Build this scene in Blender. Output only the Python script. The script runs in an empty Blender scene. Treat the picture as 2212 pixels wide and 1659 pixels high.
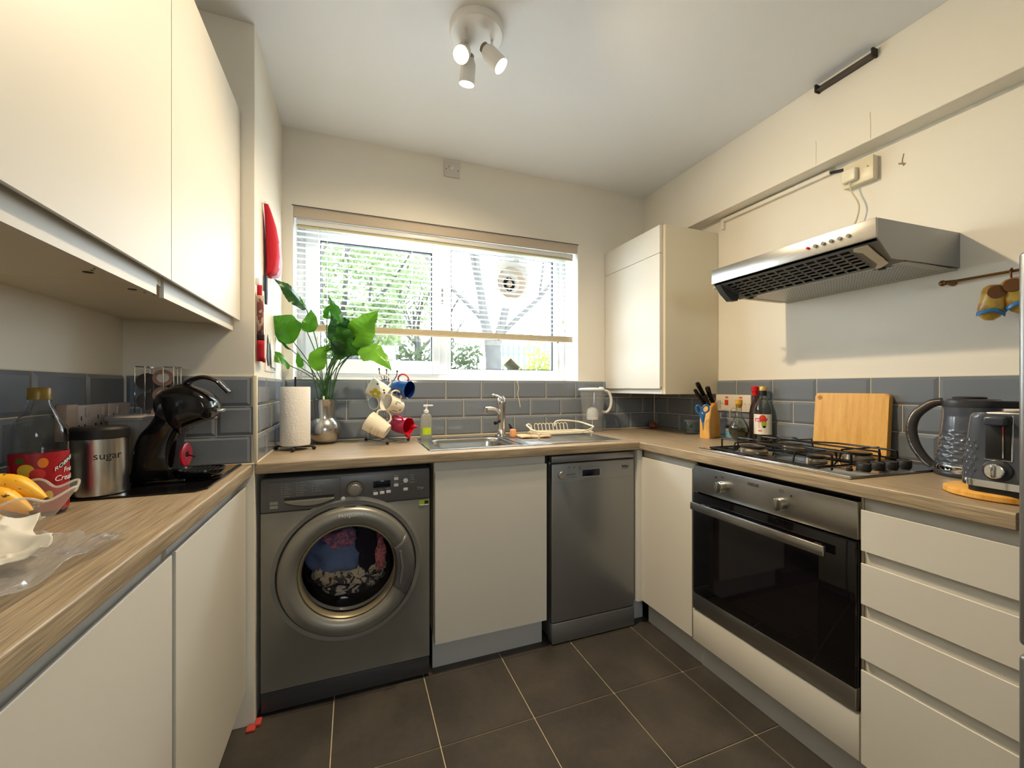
import bpy, bmesh, math, random
from mathutils import Vector, Matrix, Euler
R = math.radians
C = bpy.context.scene
col = C.collection

# ---------------------------------------------------------------- camera
F, YAW, CY, H = 893.8, .366, 837.0, 1.17      # focal length in px (2212 wide), yaw, horizon row, eye height
cam = bpy.data.cameras.new('camera'); co = bpy.data.objects.new('camera', cam); col.objects.link(co)
co.location = (0, 0, H); co.rotation_euler = (R(90), 0, -YAW)
cam.sensor_width = 36; cam.sensor_fit = 'HORIZONTAL'; cam.lens = F/2212*36
cam.shift_y = (CY-829.5)/2212; cam.clip_start = .02; cam.clip_end = 200
C.camera = co

# ---------------------------------------------------------------- world: bright overcast sky
w = bpy.data.worlds.new('sky'); C.world = w; w.use_nodes = True
nt = w.node_tree; bg = nt.nodes['Background']
tc = nt.nodes.new('ShaderNodeTexCoord'); sx = nt.nodes.new('ShaderNodeSeparateXYZ'); rp = nt.nodes.new('ShaderNodeValToRGB')
nt.links.new(tc.outputs['Generated'], sx.inputs[0]); nt.links.new(sx.outputs['Z'], rp.inputs[0]); nt.links.new(rp.outputs[0], bg.inputs['Color'])
rp.color_ramp.elements[0].color = (.84, .92, 1, 1); rp.color_ramp.elements[1].color = (.74, .86, 1, 1)
bg.inputs['Strength'].default_value = 13.0

def portal(loc, rot, sx, sy):
    l = bpy.data.lights.new('window_portal', 'AREA'); l.shape = 'RECTANGLE'; l.size = sx; l.size_y = sy
    l.cycles.is_portal = True
    o = bpy.data.objects.new('window_portal', l); o.location = loc; o.rotation_euler = rot; col.objects.link(o)
portal((.35, -2.15, 1.575), (R(90), 0, 0), .66, .62)  # portal of the added fill window behind the camera
portal((.515, 2.60, 1.63), (R(-90), 0, 0), 1.58, .86)

C.view_settings.view_transform = 'Standard'; C.view_settings.look = 'None'
C.view_settings.gamma = 1; C.view_settings.exposure = .32; C.view_settings.use_curve_mapping = False

# ---------------------------------------------------------------- helpers
def at(u, v, ax, val):
    """point of the plane ax = val that the photograph shows at pixel u, v"""
    a = (u-1106)/F; b = -(v-CY)/F
    d = Vector((math.sin(YAW)+a*math.cos(YAW), math.cos(YAW)-a*math.sin(YAW), b)); o = Vector((0, 0, H))
    i = 'xyz'.index(ax); return o+d*((val-o[i])/d[i])

def lin(c): return tuple(((x/255+.055)/1.055)**2.4 if x > 10 else x/255/12.92 for x in c)

def mat(name, c, rough=.5, metal=0, srgb=True, trans=0, ior=1.45, bump=0, bscale=200, coat=0, emit=None, es=0, noise=0, nscale=8, stretch=None, alpha=1, sub=0, sheen=0, aniso=0):
    m = bpy.data.materials.new(name); m.use_nodes = True; nt = m.node_tree; p = nt.nodes['Principled BSDF']
    c = lin(c) if srgb else c
    p.inputs['Base Color'].default_value = (*c, 1); p.inputs['Roughness'].default_value = rough; p.inputs['Metallic'].default_value = metal
    p.inputs['Transmission Weight'].default_value = trans; p.inputs['IOR'].default_value = ior; p.inputs['Coat Weight'].default_value = coat
    p.inputs['Alpha'].default_value = alpha
    if sheen: p.inputs['Sheen Weight'].default_value = sheen
    if aniso: p.inputs['Anisotropic'].default_value = aniso
    if sub: p.inputs['Subsurface Weight'].default_value = sub; p.inputs['Subsurface Radius'].default_value = (.02, .02, .01)
    if emit: p.inputs['Emission Color'].default_value = (*emit, 1); p.inputs['Emission Strength'].default_value = es
    if noise or bump:
        t = nt.nodes.new('ShaderNodeTexCoord'); mp = nt.nodes.new('ShaderNodeMapping'); nt.links.new(t.outputs['Object'], mp.inputs[0])
        if stretch: mp.inputs['Scale'].default_value = stretch
    if noise:
        n = nt.nodes.new('ShaderNodeTexNoise'); n.inputs['Scale'].default_value = nscale; n.inputs['Detail'].default_value = 6
        nt.links.new(mp.outputs[0], n.inputs['Vector'])
        r = nt.nodes.new('ShaderNodeValToRGB'); r.color_ramp.elements[0].position = .3; r.color_ramp.elements[1].position = .7
        r.color_ramp.elements[0].color = (*[x*(1-noise) for x in c], 1); r.color_ramp.elements[1].color = (*[min(1, x*(1+noise)) for x in c], 1)
        nt.links.new(n.outputs['Fac'], r.inputs[0]); nt.links.new(r.outputs[0], p.inputs['Base Color'])
    if bump:
        n = nt.nodes.new('ShaderNodeTexNoise'); n.inputs['Scale'].default_value = bscale; n.inputs['Detail'].default_value = 3
        nt.links.new(mp.outputs[0], n.inputs['Vector'])
        b = nt.nodes.new('ShaderNodeBump'); b.inputs['Strength'].default_value = bump; b.inputs['Distance'].default_value = .002
        nt.links.new(n.outputs['Fac'], b.inputs['Height']); nt.links.new(b.outputs[0], p.inputs['Normal'])
    return m

def ramp_mat(name, stops, rough, scale=4, stretch=(1, 1, 1), detail=8, distort=0, metal=0, bump=.1, second=None):
    """noise driven colour ramp; second = (scale, stretch, amount) multiplies a finer streak on top"""
    m = bpy.data.materials.new(name); m.use_nodes = True; nt = m.node_tree; p = nt.nodes['Principled BSDF']
    p.inputs['Roughness'].default_value = rough; p.inputs['Metallic'].default_value = metal
    t = nt.nodes.new('ShaderNodeTexCoord'); mp = nt.nodes.new('ShaderNodeMapping'); mp.inputs['Scale'].default_value = stretch
    nt.links.new(t.outputs['Object'], mp.inputs[0])
    n = nt.nodes.new('ShaderNodeTexNoise'); n.inputs['Scale'].default_value = scale; n.inputs['Detail'].default_value = detail; n.inputs['Distortion'].default_value = distort
    nt.links.new(mp.outputs[0], n.inputs['Vector'])
    r = nt.nodes.new('ShaderNodeValToRGB'); cr = r.color_ramp
    while len(cr.elements) < len(stops): cr.elements.new(.5)
    for e, (pos, c) in zip(cr.elements, stops): e.position = pos; e.color = (*lin(c), 1)
    nt.links.new(n.outputs['Fac'], r.inputs[0]); out = r.outputs[0]; h = n.outputs['Fac']
    if second:
        mp2 = nt.nodes.new('ShaderNodeMapping'); mp2.inputs['Scale'].default_value = second[1]; nt.links.new(t.outputs['Object'], mp2.inputs[0])
        n2 = nt.nodes.new('ShaderNodeTexNoise'); n2.inputs['Scale'].default_value = second[0]; n2.inputs['Detail'].default_value = 4; nt.links.new(mp2.outputs[0], n2.inputs['Vector'])
        r2 = nt.nodes.new('ShaderNodeValToRGB'); r2.color_ramp.elements[0].position = .35; r2.color_ramp.elements[1].position = .6
        v = 1-second[2]; r2.color_ramp.elements[0].color = (v, v, v, 1); r2.color_ramp.elements[1].color = (1, 1, 1, 1); nt.links.new(n2.outputs['Fac'], r2.inputs[0])
        mx = nt.nodes.new('ShaderNodeMixRGB'); mx.blend_type = 'MULTIPLY'; mx.inputs[0].default_value = 1
        nt.links.new(out, mx.inputs[1]); nt.links.new(r2.outputs[0], mx.inputs[2]); out = mx.outputs[0]; h = n2.outputs['Fac']
    nt.links.new(out, p.inputs['Base Color'])
    b = nt.nodes.new('ShaderNodeBump'); b.inputs['Strength'].default_value = bump; b.inputs['Distance'].default_value = .001
    nt.links.new(h, b.inputs['Height']); nt.links.new(b.outputs[0], p.inputs['Normal'])
    return m

def thin_glass(name, tint=(1, 1, 1), haze=0, hazec=(.9, .9, .9), ior=1.45, rough=.02):
    """a clear pane or film: see-through with Fresnel reflection, optionally milky"""
    m = bpy.data.materials.new(name); m.use_nodes = True; nt = m.node_tree; nt.nodes.clear()
    o = nt.nodes.new('ShaderNodeOutputMaterial'); tr = nt.nodes.new('ShaderNodeBsdfTransparent'); tr.inputs[0].default_value = (*tint, 1)
    gl = nt.nodes.new('ShaderNodeBsdfGlossy'); gl.inputs['Roughness'].default_value = rough
    lw = nt.nodes.new('ShaderNodeLayerWeight'); pw = nt.nodes.new('ShaderNodeMath'); pw.operation = 'POWER'; pw.inputs[1].default_value = 5; nt.links.new(lw.outputs['Facing'], pw.inputs[0])
    f0 = ((ior-1)/(ior+1))**2*1.6; fr = nt.nodes.new('ShaderNodeMath'); fr.operation = 'MULTIPLY_ADD'; fr.inputs[1].default_value = 1-f0; fr.inputs[2].default_value = f0; nt.links.new(pw.outputs[0], fr.inputs[0]); mx = nt.nodes.new('ShaderNodeMixShader')
    nt.links.new(fr.outputs[0], mx.inputs[0]); nt.links.new(tr.outputs[0], mx.inputs[1]); nt.links.new(gl.outputs[0], mx.inputs[2]); out = mx
    if haze:
        df = nt.nodes.new('ShaderNodeBsdfDiffuse'); df.inputs[0].default_value = (*hazec, 1); tl = nt.nodes.new('ShaderNodeBsdfTranslucent'); tl.inputs[0].default_value = (*hazec, 1)
        m1 = nt.nodes.new('ShaderNodeMixShader'); m1.inputs[0].default_value = .4; nt.links.new(df.outputs[0], m1.inputs[1]); nt.links.new(tl.outputs[0], m1.inputs[2])
        m2 = nt.nodes.new('ShaderNodeMixShader'); m2.inputs[0].default_value = haze; nt.links.new(mx.outputs[0], m2.inputs[1]); nt.links.new(m1.outputs[0], m2.inputs[2]); out = m2
    nt.links.new(out.outputs[0], o.inputs[0]); return m

def rrect(x0, x1, y0, y1, r, n=5):
    pts = []
    for cx, cy, a0 in ((x1-r, y1-r, 0), (x0+r, y1-r, 90), (x0+r, y0+r, 180), (x1-r, y0+r, 270)):
        for k in range(n+1):
            a = R(a0+90*k/n); pts.append((cx+r*math.cos(a), cy+r*math.sin(a)))
    return pts

def spline(pts, n=6, closed=False):
    pts = [Vector(p) for p in pts]; out = []; N = len(pts)
    for i in range(N if closed else N-1):
        p0 = pts[(i-1) % N] if closed or i else pts[0]; p1 = pts[i]; p2 = pts[(i+1) % N]
        p3 = pts[(i+2) % N] if closed or i+2 < N else pts[-1]
        for k in range(n):
            t = k/n
            out.append(.5*((2*p1)+(p2-p0)*t+(2*p0-5*p1+4*p2-p3)*t*t+(3*p1-p0-3*p2+p3)*t**3))
    if not closed: out.append(pts[-1])
    return out

class G:
    """collects shapes and links them as ONE mesh object"""
    def __init__(s): s.bm = bmesh.new(); s.m = 0
    def _face(s, vs, m=None):
        try: f = s.bm.faces.new(vs)
        except ValueError: return None
        f.material_index = s.m if m is None else m; return f
    def box(s, x0, x1, y0, y1, z0, z1, bev=0, seg=2):
        r = bmesh.ops.create_cube(s.bm, size=1, matrix=Matrix.Translation(((x0+x1)/2, (y0+y1)/2, (z0+z1)/2)) @ Matrix.Diagonal((x1-x0, y1-y0, z1-z0, 1)))
        fs = {f for v in r['verts'] for f in v.link_faces}
        for f in fs: f.material_index = s.m
        if bev:
            es = list({e for v in r['verts'] for e in v.link_edges})
            q = bmesh.ops.bevel(s.bm, geom=es, offset=bev, segments=seg, affect='EDGES', profile=.5, material=s.m)
        return s
    def loops(s, loops, closed=True, cap0=False, cap1=False):
        """bridge a list of equally long point loops"""
        vv = [[s.bm.verts.new(p) for p in L] for L in loops]; n = len(vv[0])
        for a, b in zip(vv, vv[1:]):
            for i in range(n if closed else n-1):
                s._face((a[i], a[(i+1) % n], b[(i+1) % n], b[i]))
        if cap0: s._face(list(reversed(vv[0])))
        if cap1: s._face(vv[-1])
        return s
    def lathe(s, prof, c=(0, 0, 0), n=32, M=None, cap0=True, cap1=True, sx=1, sy=1):
        L = []
        for r, z in prof:
            ring = [Vector((c[0]+sx*max(r, 1e-5)*math.cos(2*math.pi*k/n), c[1]+sy*max(r, 1e-5)*math.sin(2*math.pi*k/n), c[2]+z)) for k in range(n)]
            if M is not None: ring = [M @ p for p in ring]
            L.append(ring)
        return s.loops(L, True, cap0, cap1)
    def cyl(s, a, b, r, r2=None, n=24):
        a = Vector(a); b = Vector(b); d = b-a; q = d.to_track_quat('Z', 'Y').to_matrix().to_4x4(); M = Matrix.Translation(a) @ q
        return s.lathe([(r, 0), (r if r2 is None else r2, d.length)], n=n, M=M)
    def lathed(s, a, d, prof, n=28):
        M = Matrix.Translation(Vector(a)) @ Vector(d).to_track_quat('Z', 'Y').to_matrix().to_4x4()
        return s.lathe(prof, n=n, M=M)
    def tube(s, pts, r, n=8, closed=False, rs=None):
        pts = [Vector(p) for p in pts]; N = len(pts); L = []; prev = None
        for i, p in enumerate(pts):
            t = (pts[(i+1) % N]-pts[i-1]) if closed else (pts[min(i+1, N-1)]-pts[max(i-1, 0)])
            if t.length < 1e-9: t = Vector((0, 0, 1))
            t.normalize()
            if prev is None:
                u = t.orthogonal().normalized()
            else:
                u = prev-t*prev.dot(t)
                u = u.normalized() if u.length > 1e-6 else t.orthogonal().normalized()
            prev = u; v = t.cross(u); rr = rs[i] if rs else r
            L.append([p+(u*math.cos(2*math.pi*k/n)+v*math.sin(2*math.pi*k/n))*rr for k in range(n)])
        if closed:
            # match twist by nearest vertex
            a, b = L[-1], L[0]; k = min(range(n), key=lambda j: (a[0]-b[j]).length); L.append(b[k:]+b[:k]); return s.loops(L)
        return s.loops(L, True, True, True)
    def prism(s, poly, ax, a, b, bev=0):
        """polygon given in the two other axes, swept along ax"""
        def P(p, t):
            return {'x': (t, p[0], p[1]), 'y': (p[0], t, p[1]), 'z': (p[0], p[1], t)}[ax]
        v0 = [s.bm.verts.new(P(p, a)) for p in poly]; v1 = [s.bm.verts.new(P(p, b)) for p in poly]; n = len(poly)
        fs = [s._face(v0), s._face(v1)]
        for i in range(n): fs.append(s._face((v0[i], v0[(i+1) % n], v1[(i+1) % n], v1[i])))
        if bev:
            es = [e for f in fs[:2] if f for e in f.edges]
            bmesh.ops.bevel(s.bm, geom=list(set(es)), offset=bev, segments=2, affect='EDGES', material=s.m)
        return s
    def ball(s, c, r, sc=(1, 1, 1), n=16):
        q = bmesh.ops.create_uvsphere(s.bm, u_segments=n, v_segments=max(6, n//2), radius=r, matrix=Matrix.Translation(c) @ Matrix.Diagonal((*sc, 1)))
        for f in {f for v in q['verts'] for f in v.link_faces}: f.material_index = s.m
        return s
    def quad(s, *p): s._face([s.bm.verts.new(q) for q in p]); return s
    def sheet(s, f, nu, nv):
        V = [[s.bm.verts.new(f(i/nu, j/nv)) for j in range(nv+1)] for i in range(nu+1)]
        for i in range(nu):
            for j in range(nv): s._face((V[i][j], V[i+1][j], V[i+1][j+1], V[i][j+1]))
        return s
    def use(s, m): s.m = m; return s
    def build(s, name, mats, parent=None, world=False, origin=None, smooth=True, ang=35, solid=0, sub=0, flip=True):
        bm = s.bm
        if flip: bmesh.ops.recalc_face_normals(bm, faces=bm.faces)
        if world and parent:
            bm.transform((Matrix.LocRotScale(parent.location, parent.rotation_euler, parent.scale)).inverted())
        if origin is not None: bm.transform(Matrix.Translation(-Vector(origin)))
        if smooth:
            for f in bm.faces: f.smooth = True
            for e in bm.edges:
                if len(e.link_faces) == 2 and e.calc_face_angle(0) > R(ang): e.smooth = False
        me = bpy.data.meshes.new(name); bm.to_mesh(me); bm.free()
        for m in (mats if isinstance(mats, (list, tuple)) else [mats]): me.materials.append(m)
        o = bpy.data.objects.new(name, me); col.objects.link(o)
        if parent: o.parent = parent
        if origin is not None: o.location = origin
        if solid: md = o.modifiers.new('solid', 'SOLIDIFY'); md.thickness = solid; md.offset = 0
        if sub: md = o.modifiers.new('sub', 'SUBSURF'); md.levels = sub; md.render_levels = sub
        return o

def tag(o, label=None, cat=None, group=None, kind=None):
    if label: o['label'] = label
    if cat: o['category'] = cat
    if group: o['group'] = group
    if kind: o['kind'] = kind
    return o
def thing(name, label, cat, loc=(0, 0, 0), rz=0, group=None, rot=None, kind=None):
    o = bpy.data.objects.new(name, None); col.objects.link(o); o.empty_display_size = .05
    o.location = loc; o.rotation_euler = rot if rot is not None else (0, 0, R(rz))
    return tag(o, label, cat, group, kind)
def struct(o, label=None, cat=None): return tag(o, label, cat, kind='structure')
def text(s, size, m, parent, loc, name='lettering', rot=(90, 0, 0), ext=.0002, align='CENTER', shear=0, world=False, bend=None, spacing=1):
    cu = bpy.data.curves.new('t', 'FONT'); cu.body = s; cu.size = size; cu.extrude = ext; cu.align_x = align; cu.align_y = 'CENTER'; cu.shear = shear; cu.space_character = spacing
    cu.resolution_u = 3
    t = bpy.data.objects.new('t', cu); col.objects.link(t)
    me = bpy.data.meshes.new_from_object(t, depsgraph=bpy.context.evaluated_depsgraph_get())
    bpy.data.objects.remove(t); bpy.data.curves.remove(cu)
    me.materials.clear(); me.materials.append(m)
    if bend:                                   # wrap around a vertical cylinder: (radius, angle of its middle in degrees, z)
        r, a0, z = bend
        for v in me.vertices:
            a = R(a0)+v.co.x/r; v.co = Vector(((r+v.co.z+.0003)*math.cos(a), (r+v.co.z+.0003)*math.sin(a), z+v.co.y))
        o = bpy.data.objects.new(name, me); col.objects.link(o); o.parent = parent; return o
    o = bpy.data.objects.new(name, me); col.objects.link(o); o.location = loc; o.rotation_euler = [R(a) for a in rot]; o.parent = parent
    return o
def copy_tree(o, parent=None):
    c = o.copy(); col.objects.link(c); c.parent = parent
    for ch in list(o.children): copy_tree(ch, c)
    return c

# ---------------------------------------------------------------- materials
M = {}
M['wall'] = mat('wall_paint', (230, 224, 211), .6, bump=.1, bscale=120, noise=.02, nscale=2)
M['ceil'] = mat('ceiling_paint', (236, 236, 236), .65, bump=.15, bscale=90)
M['reveal'] = mat('white_reveal_paint', (236, 236, 236), .45)
M['cab'] = mat('cream_white_cabinet', (212, 208, 199), .48)
M['carc'] = mat('cream_carcass', (214, 205, 182), .45)
M['plinth'] = mat('grey_white_plinth', (196, 196, 196), .4)
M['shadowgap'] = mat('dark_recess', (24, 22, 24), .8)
M['wood'] = ramp_mat('oak_worktop_along_x', [(.30, (146, 125, 98)), (.46, (169, 150, 124)), (.60, (186, 167, 139)), (.75, (164, 142, 113))], .42, 11, (.35, 12, 12), 10, .1, second=(9, (1.3, 95, 95), .5), bump=.2)
M['floor'] = ramp_mat('slate_grey_floor_tile', [(.3, (58, 54, 51)), (.5, (68, 63, 59)), (.7, (78, 72, 66))], .42, 5, (1, 1, 1), 8, .2, bump=.12, second=(45, (1, 1, 1), .12))
M['grout'] = mat('sand_grout', (190, 176, 150), .8, noise=.1, nscale=30)
M['tile'] = mat('blue_grey_glazed_tile', (118, 125, 135), .08, bump=.02, bscale=14)
M['wgrout'] = mat('cream_wall_grout', (218, 208, 184), .7)
M['steel'] = ramp_mat('brushed_steel', [(.3, (168, 166, 162)), (.7, (192, 190, 186))], .28, 30, (1, 60, 60), 3, 0, metal=1, bump=.03)
M['steelv'] = ramp_mat('brushed_steel_round', [(.3, (172, 168, 160)), (.7, (196, 192, 184))], .25, 30, (60, 60, 1), 3, 0, metal=1, bump=.02)
M['chrome'] = mat('chrome', (225, 225, 225), .06, 1)
M['silver'] = mat('silver_enamel', (150, 151, 152), .34, .75)
M['silver2'] = mat('silver_plinth_enamel', (126, 127, 130), .4, .6)
M['graph'] = mat('graphite_enamel', (138, 136, 130), .36, .5)
M['graph2'] = mat('dark_graphite_plastic', (96, 95, 96), .35, .2)
M['graph3'] = mat('kick_graphite', (70, 70, 74), .4, .3)
M['black'] = mat('gloss_black_plastic', (14, 13, 15), .12)
M['mblack'] = mat('matt_black', (22, 21, 22), .5)
M['bglass'] = mat('black_oven_glass', (9, 8, 11), .04)
M['white'] = mat('white_plastic', (232, 232, 230), .3)
M['upvc'] = mat('white_upvc', (238, 240, 243), .25)
M['cream'] = mat('cream_plastic', (222, 212, 184), .35)
M['gasket'] = mat('dark_gasket', (40, 48, 52), .5)
M['glass'] = thin_glass('window_glass', (.97, .99, .98))
M['ink'] = mat('black_print', (20, 20, 22), .5)
M['wink'] = mat('white_print', (225, 225, 220), .5)
M['red'] = mat('red_glaze', (196, 12, 38), .2)
M['orangewood'] = ramp_mat('honey_bamboo', [(.3, (222, 158, 66)), (.5, (234, 176, 84)), (.75, (242, 190, 104))], .4, 6, (9, 9, 1), 6, .2, second=(50, (20, 20, 1), .12), bump=.05)
M['brass'] = mat('aged_brass', (128, 92, 48), .35, .9)

def emitmat(name, c, s):
    m = bpy.data.materials.new(name); m.use_nodes = True; p = m.node_tree.nodes['Principled BSDF']
    p.inputs['Base Color'].default_value = (*c, 1); p.inputs['Emission Color'].default_value = (*c, 1); p.inputs['Emission Strength'].default_value = s; return m
M['bulb'] = emitmat('lit_bulb', (1, .86, .62), 14)

# ================================================================ THE ROOM
XL, XP, XR, XB = -.68, -.32, 1.89, 1.805      # left wall, pillar face, right wall, bulkhead face
YP, YB, YF = 1.66, 2.255, -2.0                # pillar front, back wall, wall behind the camera
ZC, WT = 2.43, .905                           # ceiling, worktop top
WX0, WX1, WZ0, WZ1 = -.275, 1.305, 1.208, 2.055   # window opening

g = G().use(1).box(XL-.1, XR+.1, YF-.1, YB+.1, -.06, -.0035).use(0)
P_ = .3335; gx = .266-P_*4; gy = 1.342-P_*11
for i in range(10):
    for j in range(15):
        x0, y0 = gx+P_*i+.002, gy+P_*j+.002; x1, y1 = x0+P_-.004, y0+P_-.004
        x0 = max(x0, XL); y0 = max(y0, YF); x1 = min(x1, XR); y1 = min(y1, YB)
        if x1-x0 > .01 and y1-y0 > .01: g.box(x0, x1, y0, y1, -.01, 0, .001, 1)
struct(g.build('floor', [M['floor'], M['grout']]), 'dark slate grey square floor tiles with pale grout lines', 'floor')
struct(G().box(XL-.1, XR+.1, YF-.1, YB+.3, ZC, ZC+.1).build('ceiling', M['ceil']), 'plain white painted ceiling', 'ceiling')
g = G()
for b in ((XP-.02, WX0, 0, ZC), (WX1, XR+.1, 0, ZC), (WX0, WX1, 0, WZ0), (WX0, WX1, WZ1, ZC)): g.box(b[0], b[1], YB, YB+.27, b[2]-.001, b[3]+.001)
bmesh.ops.remove_doubles(g.bm, verts=g.bm.verts, dist=.0005)
struct(g.build('wall_back', M['wall'], smooth=False), 'cream painted back wall around the window', 'wall')
struct(G().box(XL-.1, XL, YF, YP+.02, 0, ZC).build('wall_left', M['wall'], smooth=False), 'cream painted wall behind the left worktop', 'wall')
struct(G().box(XL-.1, XP, YP, YB+.27, 0, ZC, .002, 2).build('wall_pillar', M['wall'], smooth=False), 'projecting cream wall corner left of the window', 'wall')
struct(G().box(XR, XR+.1, YF, YB+.27, 0, ZC).build('wall_right', M['wall'], smooth=False), 'cream painted wall behind the cooker hood', 'wall')
struct(G().box(XB, XR, YF, YB, 2.095, ZC, .003, 2).build('wall_bulkhead', M['wall'], smooth=False), 'boxed-out bulkhead along the top of the right wall', 'wall')
g = G()
for b in ((XL-.1, .02, 0, ZC), (.68, XR+.1, 0, ZC), (.02, .68, 0, 1.265), (.02, .68, 1.885, ZC)): g.box(b[0], b[1], YF-.1, YF, b[2], b[3])
struct(g.build('wall_front', M['wall'], smooth=False), 'cream painted wall opposite the sink, with an added fill-light window', 'wall')
t = struct(thing('fill_window', 'small white framed window added unseen behind the viewer for cool fill', 'window', (.35, YF-.06, 1.265)))  # added opening, out of view, that lets in cool fill daylight
g = G()
for b in ((-.33, -.29, 0, .62), (.29, .33, 0, .62), (-.29, .29, 0, .04), (-.29, .29, .58, .62)): g.box(b[0], b[1], -.03, .03, b[2], b[3], .004)
g.build('frame', M['upvc'], t); G().box(-.29, .29, -.004, .004, .04, .58).build('pane', M['glass'], t)
# window reveals, painted white
g = G(); e = .002
g.box(WX0, WX0+e, YB+.001, YB+.17, WZ0, WZ1).box(WX1-e, WX1, YB+.001, YB+.17, WZ0, WZ1).box(WX0, WX1, YB+.001, YB+.17, WZ1-e, WZ1).box(WX0, WX1, YB-.003, YB+.17, WZ0-.003, WZ0+e, .001)
struct(g.build('trim_1', M['reveal'], smooth=False), 'smooth white reveal and sill lining of the window', 'trim')
struct(G().box(WX0+.003, WX1-.003, YB+.004, YB+.022, 2.004, WZ1-.004, .001).build('trim_2', mat('beige_pelmet', (196, 180, 160), .5)), 'narrow beige pelmet board over the blind', 'trim')
g = G().box(WX0-.004, WX1+.004, YB-.0015, YB+.001, WZ1-.001, WZ1+.003)
struct(g.build('trim_3', mat('dark_edge_gap', (70, 58, 48), .7)), 'thin dark gap above the window pelmet', 'trim')
# hairline cracks in the bulkhead paint
rnd = random.Random(4); g = G()
for (y, z0, z1) in ((.965, 2.1, 2.2), (1.16, 2.1, 2.2)):
    pts = [(XB-.0006, y+rnd.uniform(-.0012, .0012), z0+(z1-z0)*k/7) for k in range(8)]; g.tube(pts, .0006, 4)
struct(g.build('trim_4', mat('crack_line', (186, 176, 156), .9)), 'two hairline vertical cracks in the bulkhead', 'trim')

# ---------------------------------------------------------------- window_1
def on(u, v, y=2.42): p = at(u, v, 'y', y); return p.x, p.z
t = struct(thing('window_1', 'white double window with an opening left sash above the sink', 'window', (.515, 2.45, WZ0)))
gx0, gz1 = -.165, 1.955
lg = (-.165, .430, 1.322, 1.955); rg = (.545, 1.222, 1.280, 2.00)
g = G(); y0, y1 = 2.425, 2.49
g.box(WX0, -.235, y0, y1, WZ0, WZ1, .003).box(WX1-.04, WX1, y0, y1, WZ0, WZ1, .003).box(-.235, WX1-.04, y0, y1, WZ0, 1.245, .003).box(-.235, WX1-.04, y0, y1, 2.02, WZ1, .003).box(.46, .52, y0-.004, y1, 1.245, 2.02, .003)
g.box(.52, WX1-.04, y0+.012, y1, 1.245, rg[2], .003).box(.52, WX1-.04, y0+.012, y1, rg[3], 2.02, .003).box(.52, rg[0], y0+.012, y1, rg[2], rg[3], .003).box(rg[1], WX1-.04, y0+.012, y1, rg[2], rg[3], .003)
g.build('frame', M['upvc'], t, world=True)
s = G(); y0 = 2.405
s.box(-.235, lg[0], y0, 2.47, 1.2455, 2.022, .004).box(lg[1], .472, y0, 2.47, 1.2455, 2.022, .004).box(lg[0], lg[1], y0, 2.47, 1.2455, lg[2], .004).box(lg[0], lg[1], y0, 2.47, lg[3], 2.02, .004)
s = s.build('sash', M['upvc'], t, world=True)
for q, nm in ((lg, 'a'), (rg, 'b')):
    yy = 2.43 if nm == 'a' else 2.442
    g = G(); a = .006
    g.box(q[0]-a, q[0]+.004, yy, yy+.02, q[2]-a, q[3]+a).box(q[1]-.006, q[1]+a, yy, yy+.02, q[2]-a, q[3]+a).box(q[0], q[1], yy, yy+.02, q[2]-a, q[2]+.004).box(q[0], q[1], yy, yy+.02, q[3]-.006, q[3]+a)
    g.build('gasket', M['gasket'], t, world=True, smooth=False)
    G().box(q[0], q[1], yy+.008, yy+.012, q[2], q[3]).build('pane', M['glass'], t, world=True)
g = G().box(.448, .464, 2.385, 2.405, 1.60, 1.66, .004).tube([(.456, 2.387, 1.655), (.456, 2.372, 1.652), (.445, 2.368, 1.62), (.43, 2.366, 1.56)], .006, 10)
g.build('handle', M['white'], t, world=True)
g = G().box(.484, .492, 2.412, 2.424, 1.70, 1.76, .002).box(.484, .492, 2.412, 2.424, 1.66, 1.685, .002)
g.build('latch', M['silver'], t, world=True)
g = G().box(WX1-.055, WX1-.051, 2.42, 2.426, 1.30, 1.34).build('screw_cap', M['cream'], t, world=True)
g = G().tube([(-.262, 2.41, 1.226), (-.20, 2.405, 1.224)], .003, 6).box(-.258, -.25, 2.40, 2.42, 1.214, 1.25).build('stay', M['steel'], t, world=True)

# ---------------------------------------------------------------- tiling
def tiling(name, label, loc, rz, length, xs, zt=1.208, z0=.907, half=.1, trimr=False):
    """bevelled metro tiles; xs = start offset of the first upright joint in the top row"""
    p = .2022; rows = [(z0, 1.0035), (1.0065, 1.104), (1.107, zt-.001)]
    g = G().use(1).box(0, length, -.003, .0, z0-.004, zt+.002, 0).use(0)
    for ri, (a, b) in enumerate(rows):
        off = xs if ri != 1 else xs+half
        k = -2
        while off+k*p < length:
            x0 = max(off+k*p+.0015, .0005); x1 = min(off+(k+1)*p-.0015, length-.0005); k += 1
            if x1-x0 < .012: continue
            e = min(.011, (x1-x0)*.3)
            o_ = [(x0, -.004, a), (x1, -.004, a), (x1, -.004, b), (x0, -.004, b)]
            i_ = [(x0+e, -.009, a+e), (x1-e, -.009, a+e), (x1-e, -.009, b-e), (x0+e, -.009, b-e)]
            bb = [(q[0], -.001, q[2]) for q in o_]
            g.loops([bb, o_, i_], True, False, True)
    o = g.build(name, [M['tile'], M['wgrout']], smooth=False); o.location = loc; o.rotation_euler = (0, 0, R(rz))
    return struct(o, label, 'tiling')
tiling('trim_5', 'blue-grey metro tiles with pale grout under the window', (XP+.012, YB, 0), 0, XR-XP-.022, .07-XP-.012)
tiling('trim_6', 'blue-grey metro tiles behind the hob and kettle', (XR, YB-.01, 0), -90, 2.12, YB-.01-1.614-.2022*3+.2022*0)
tiling('trim_7', 'blue-grey metro tiles on the front of the projecting wall corner', (XL+.01, YP, 0), 0, XP-XL-.012, .14)
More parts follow.
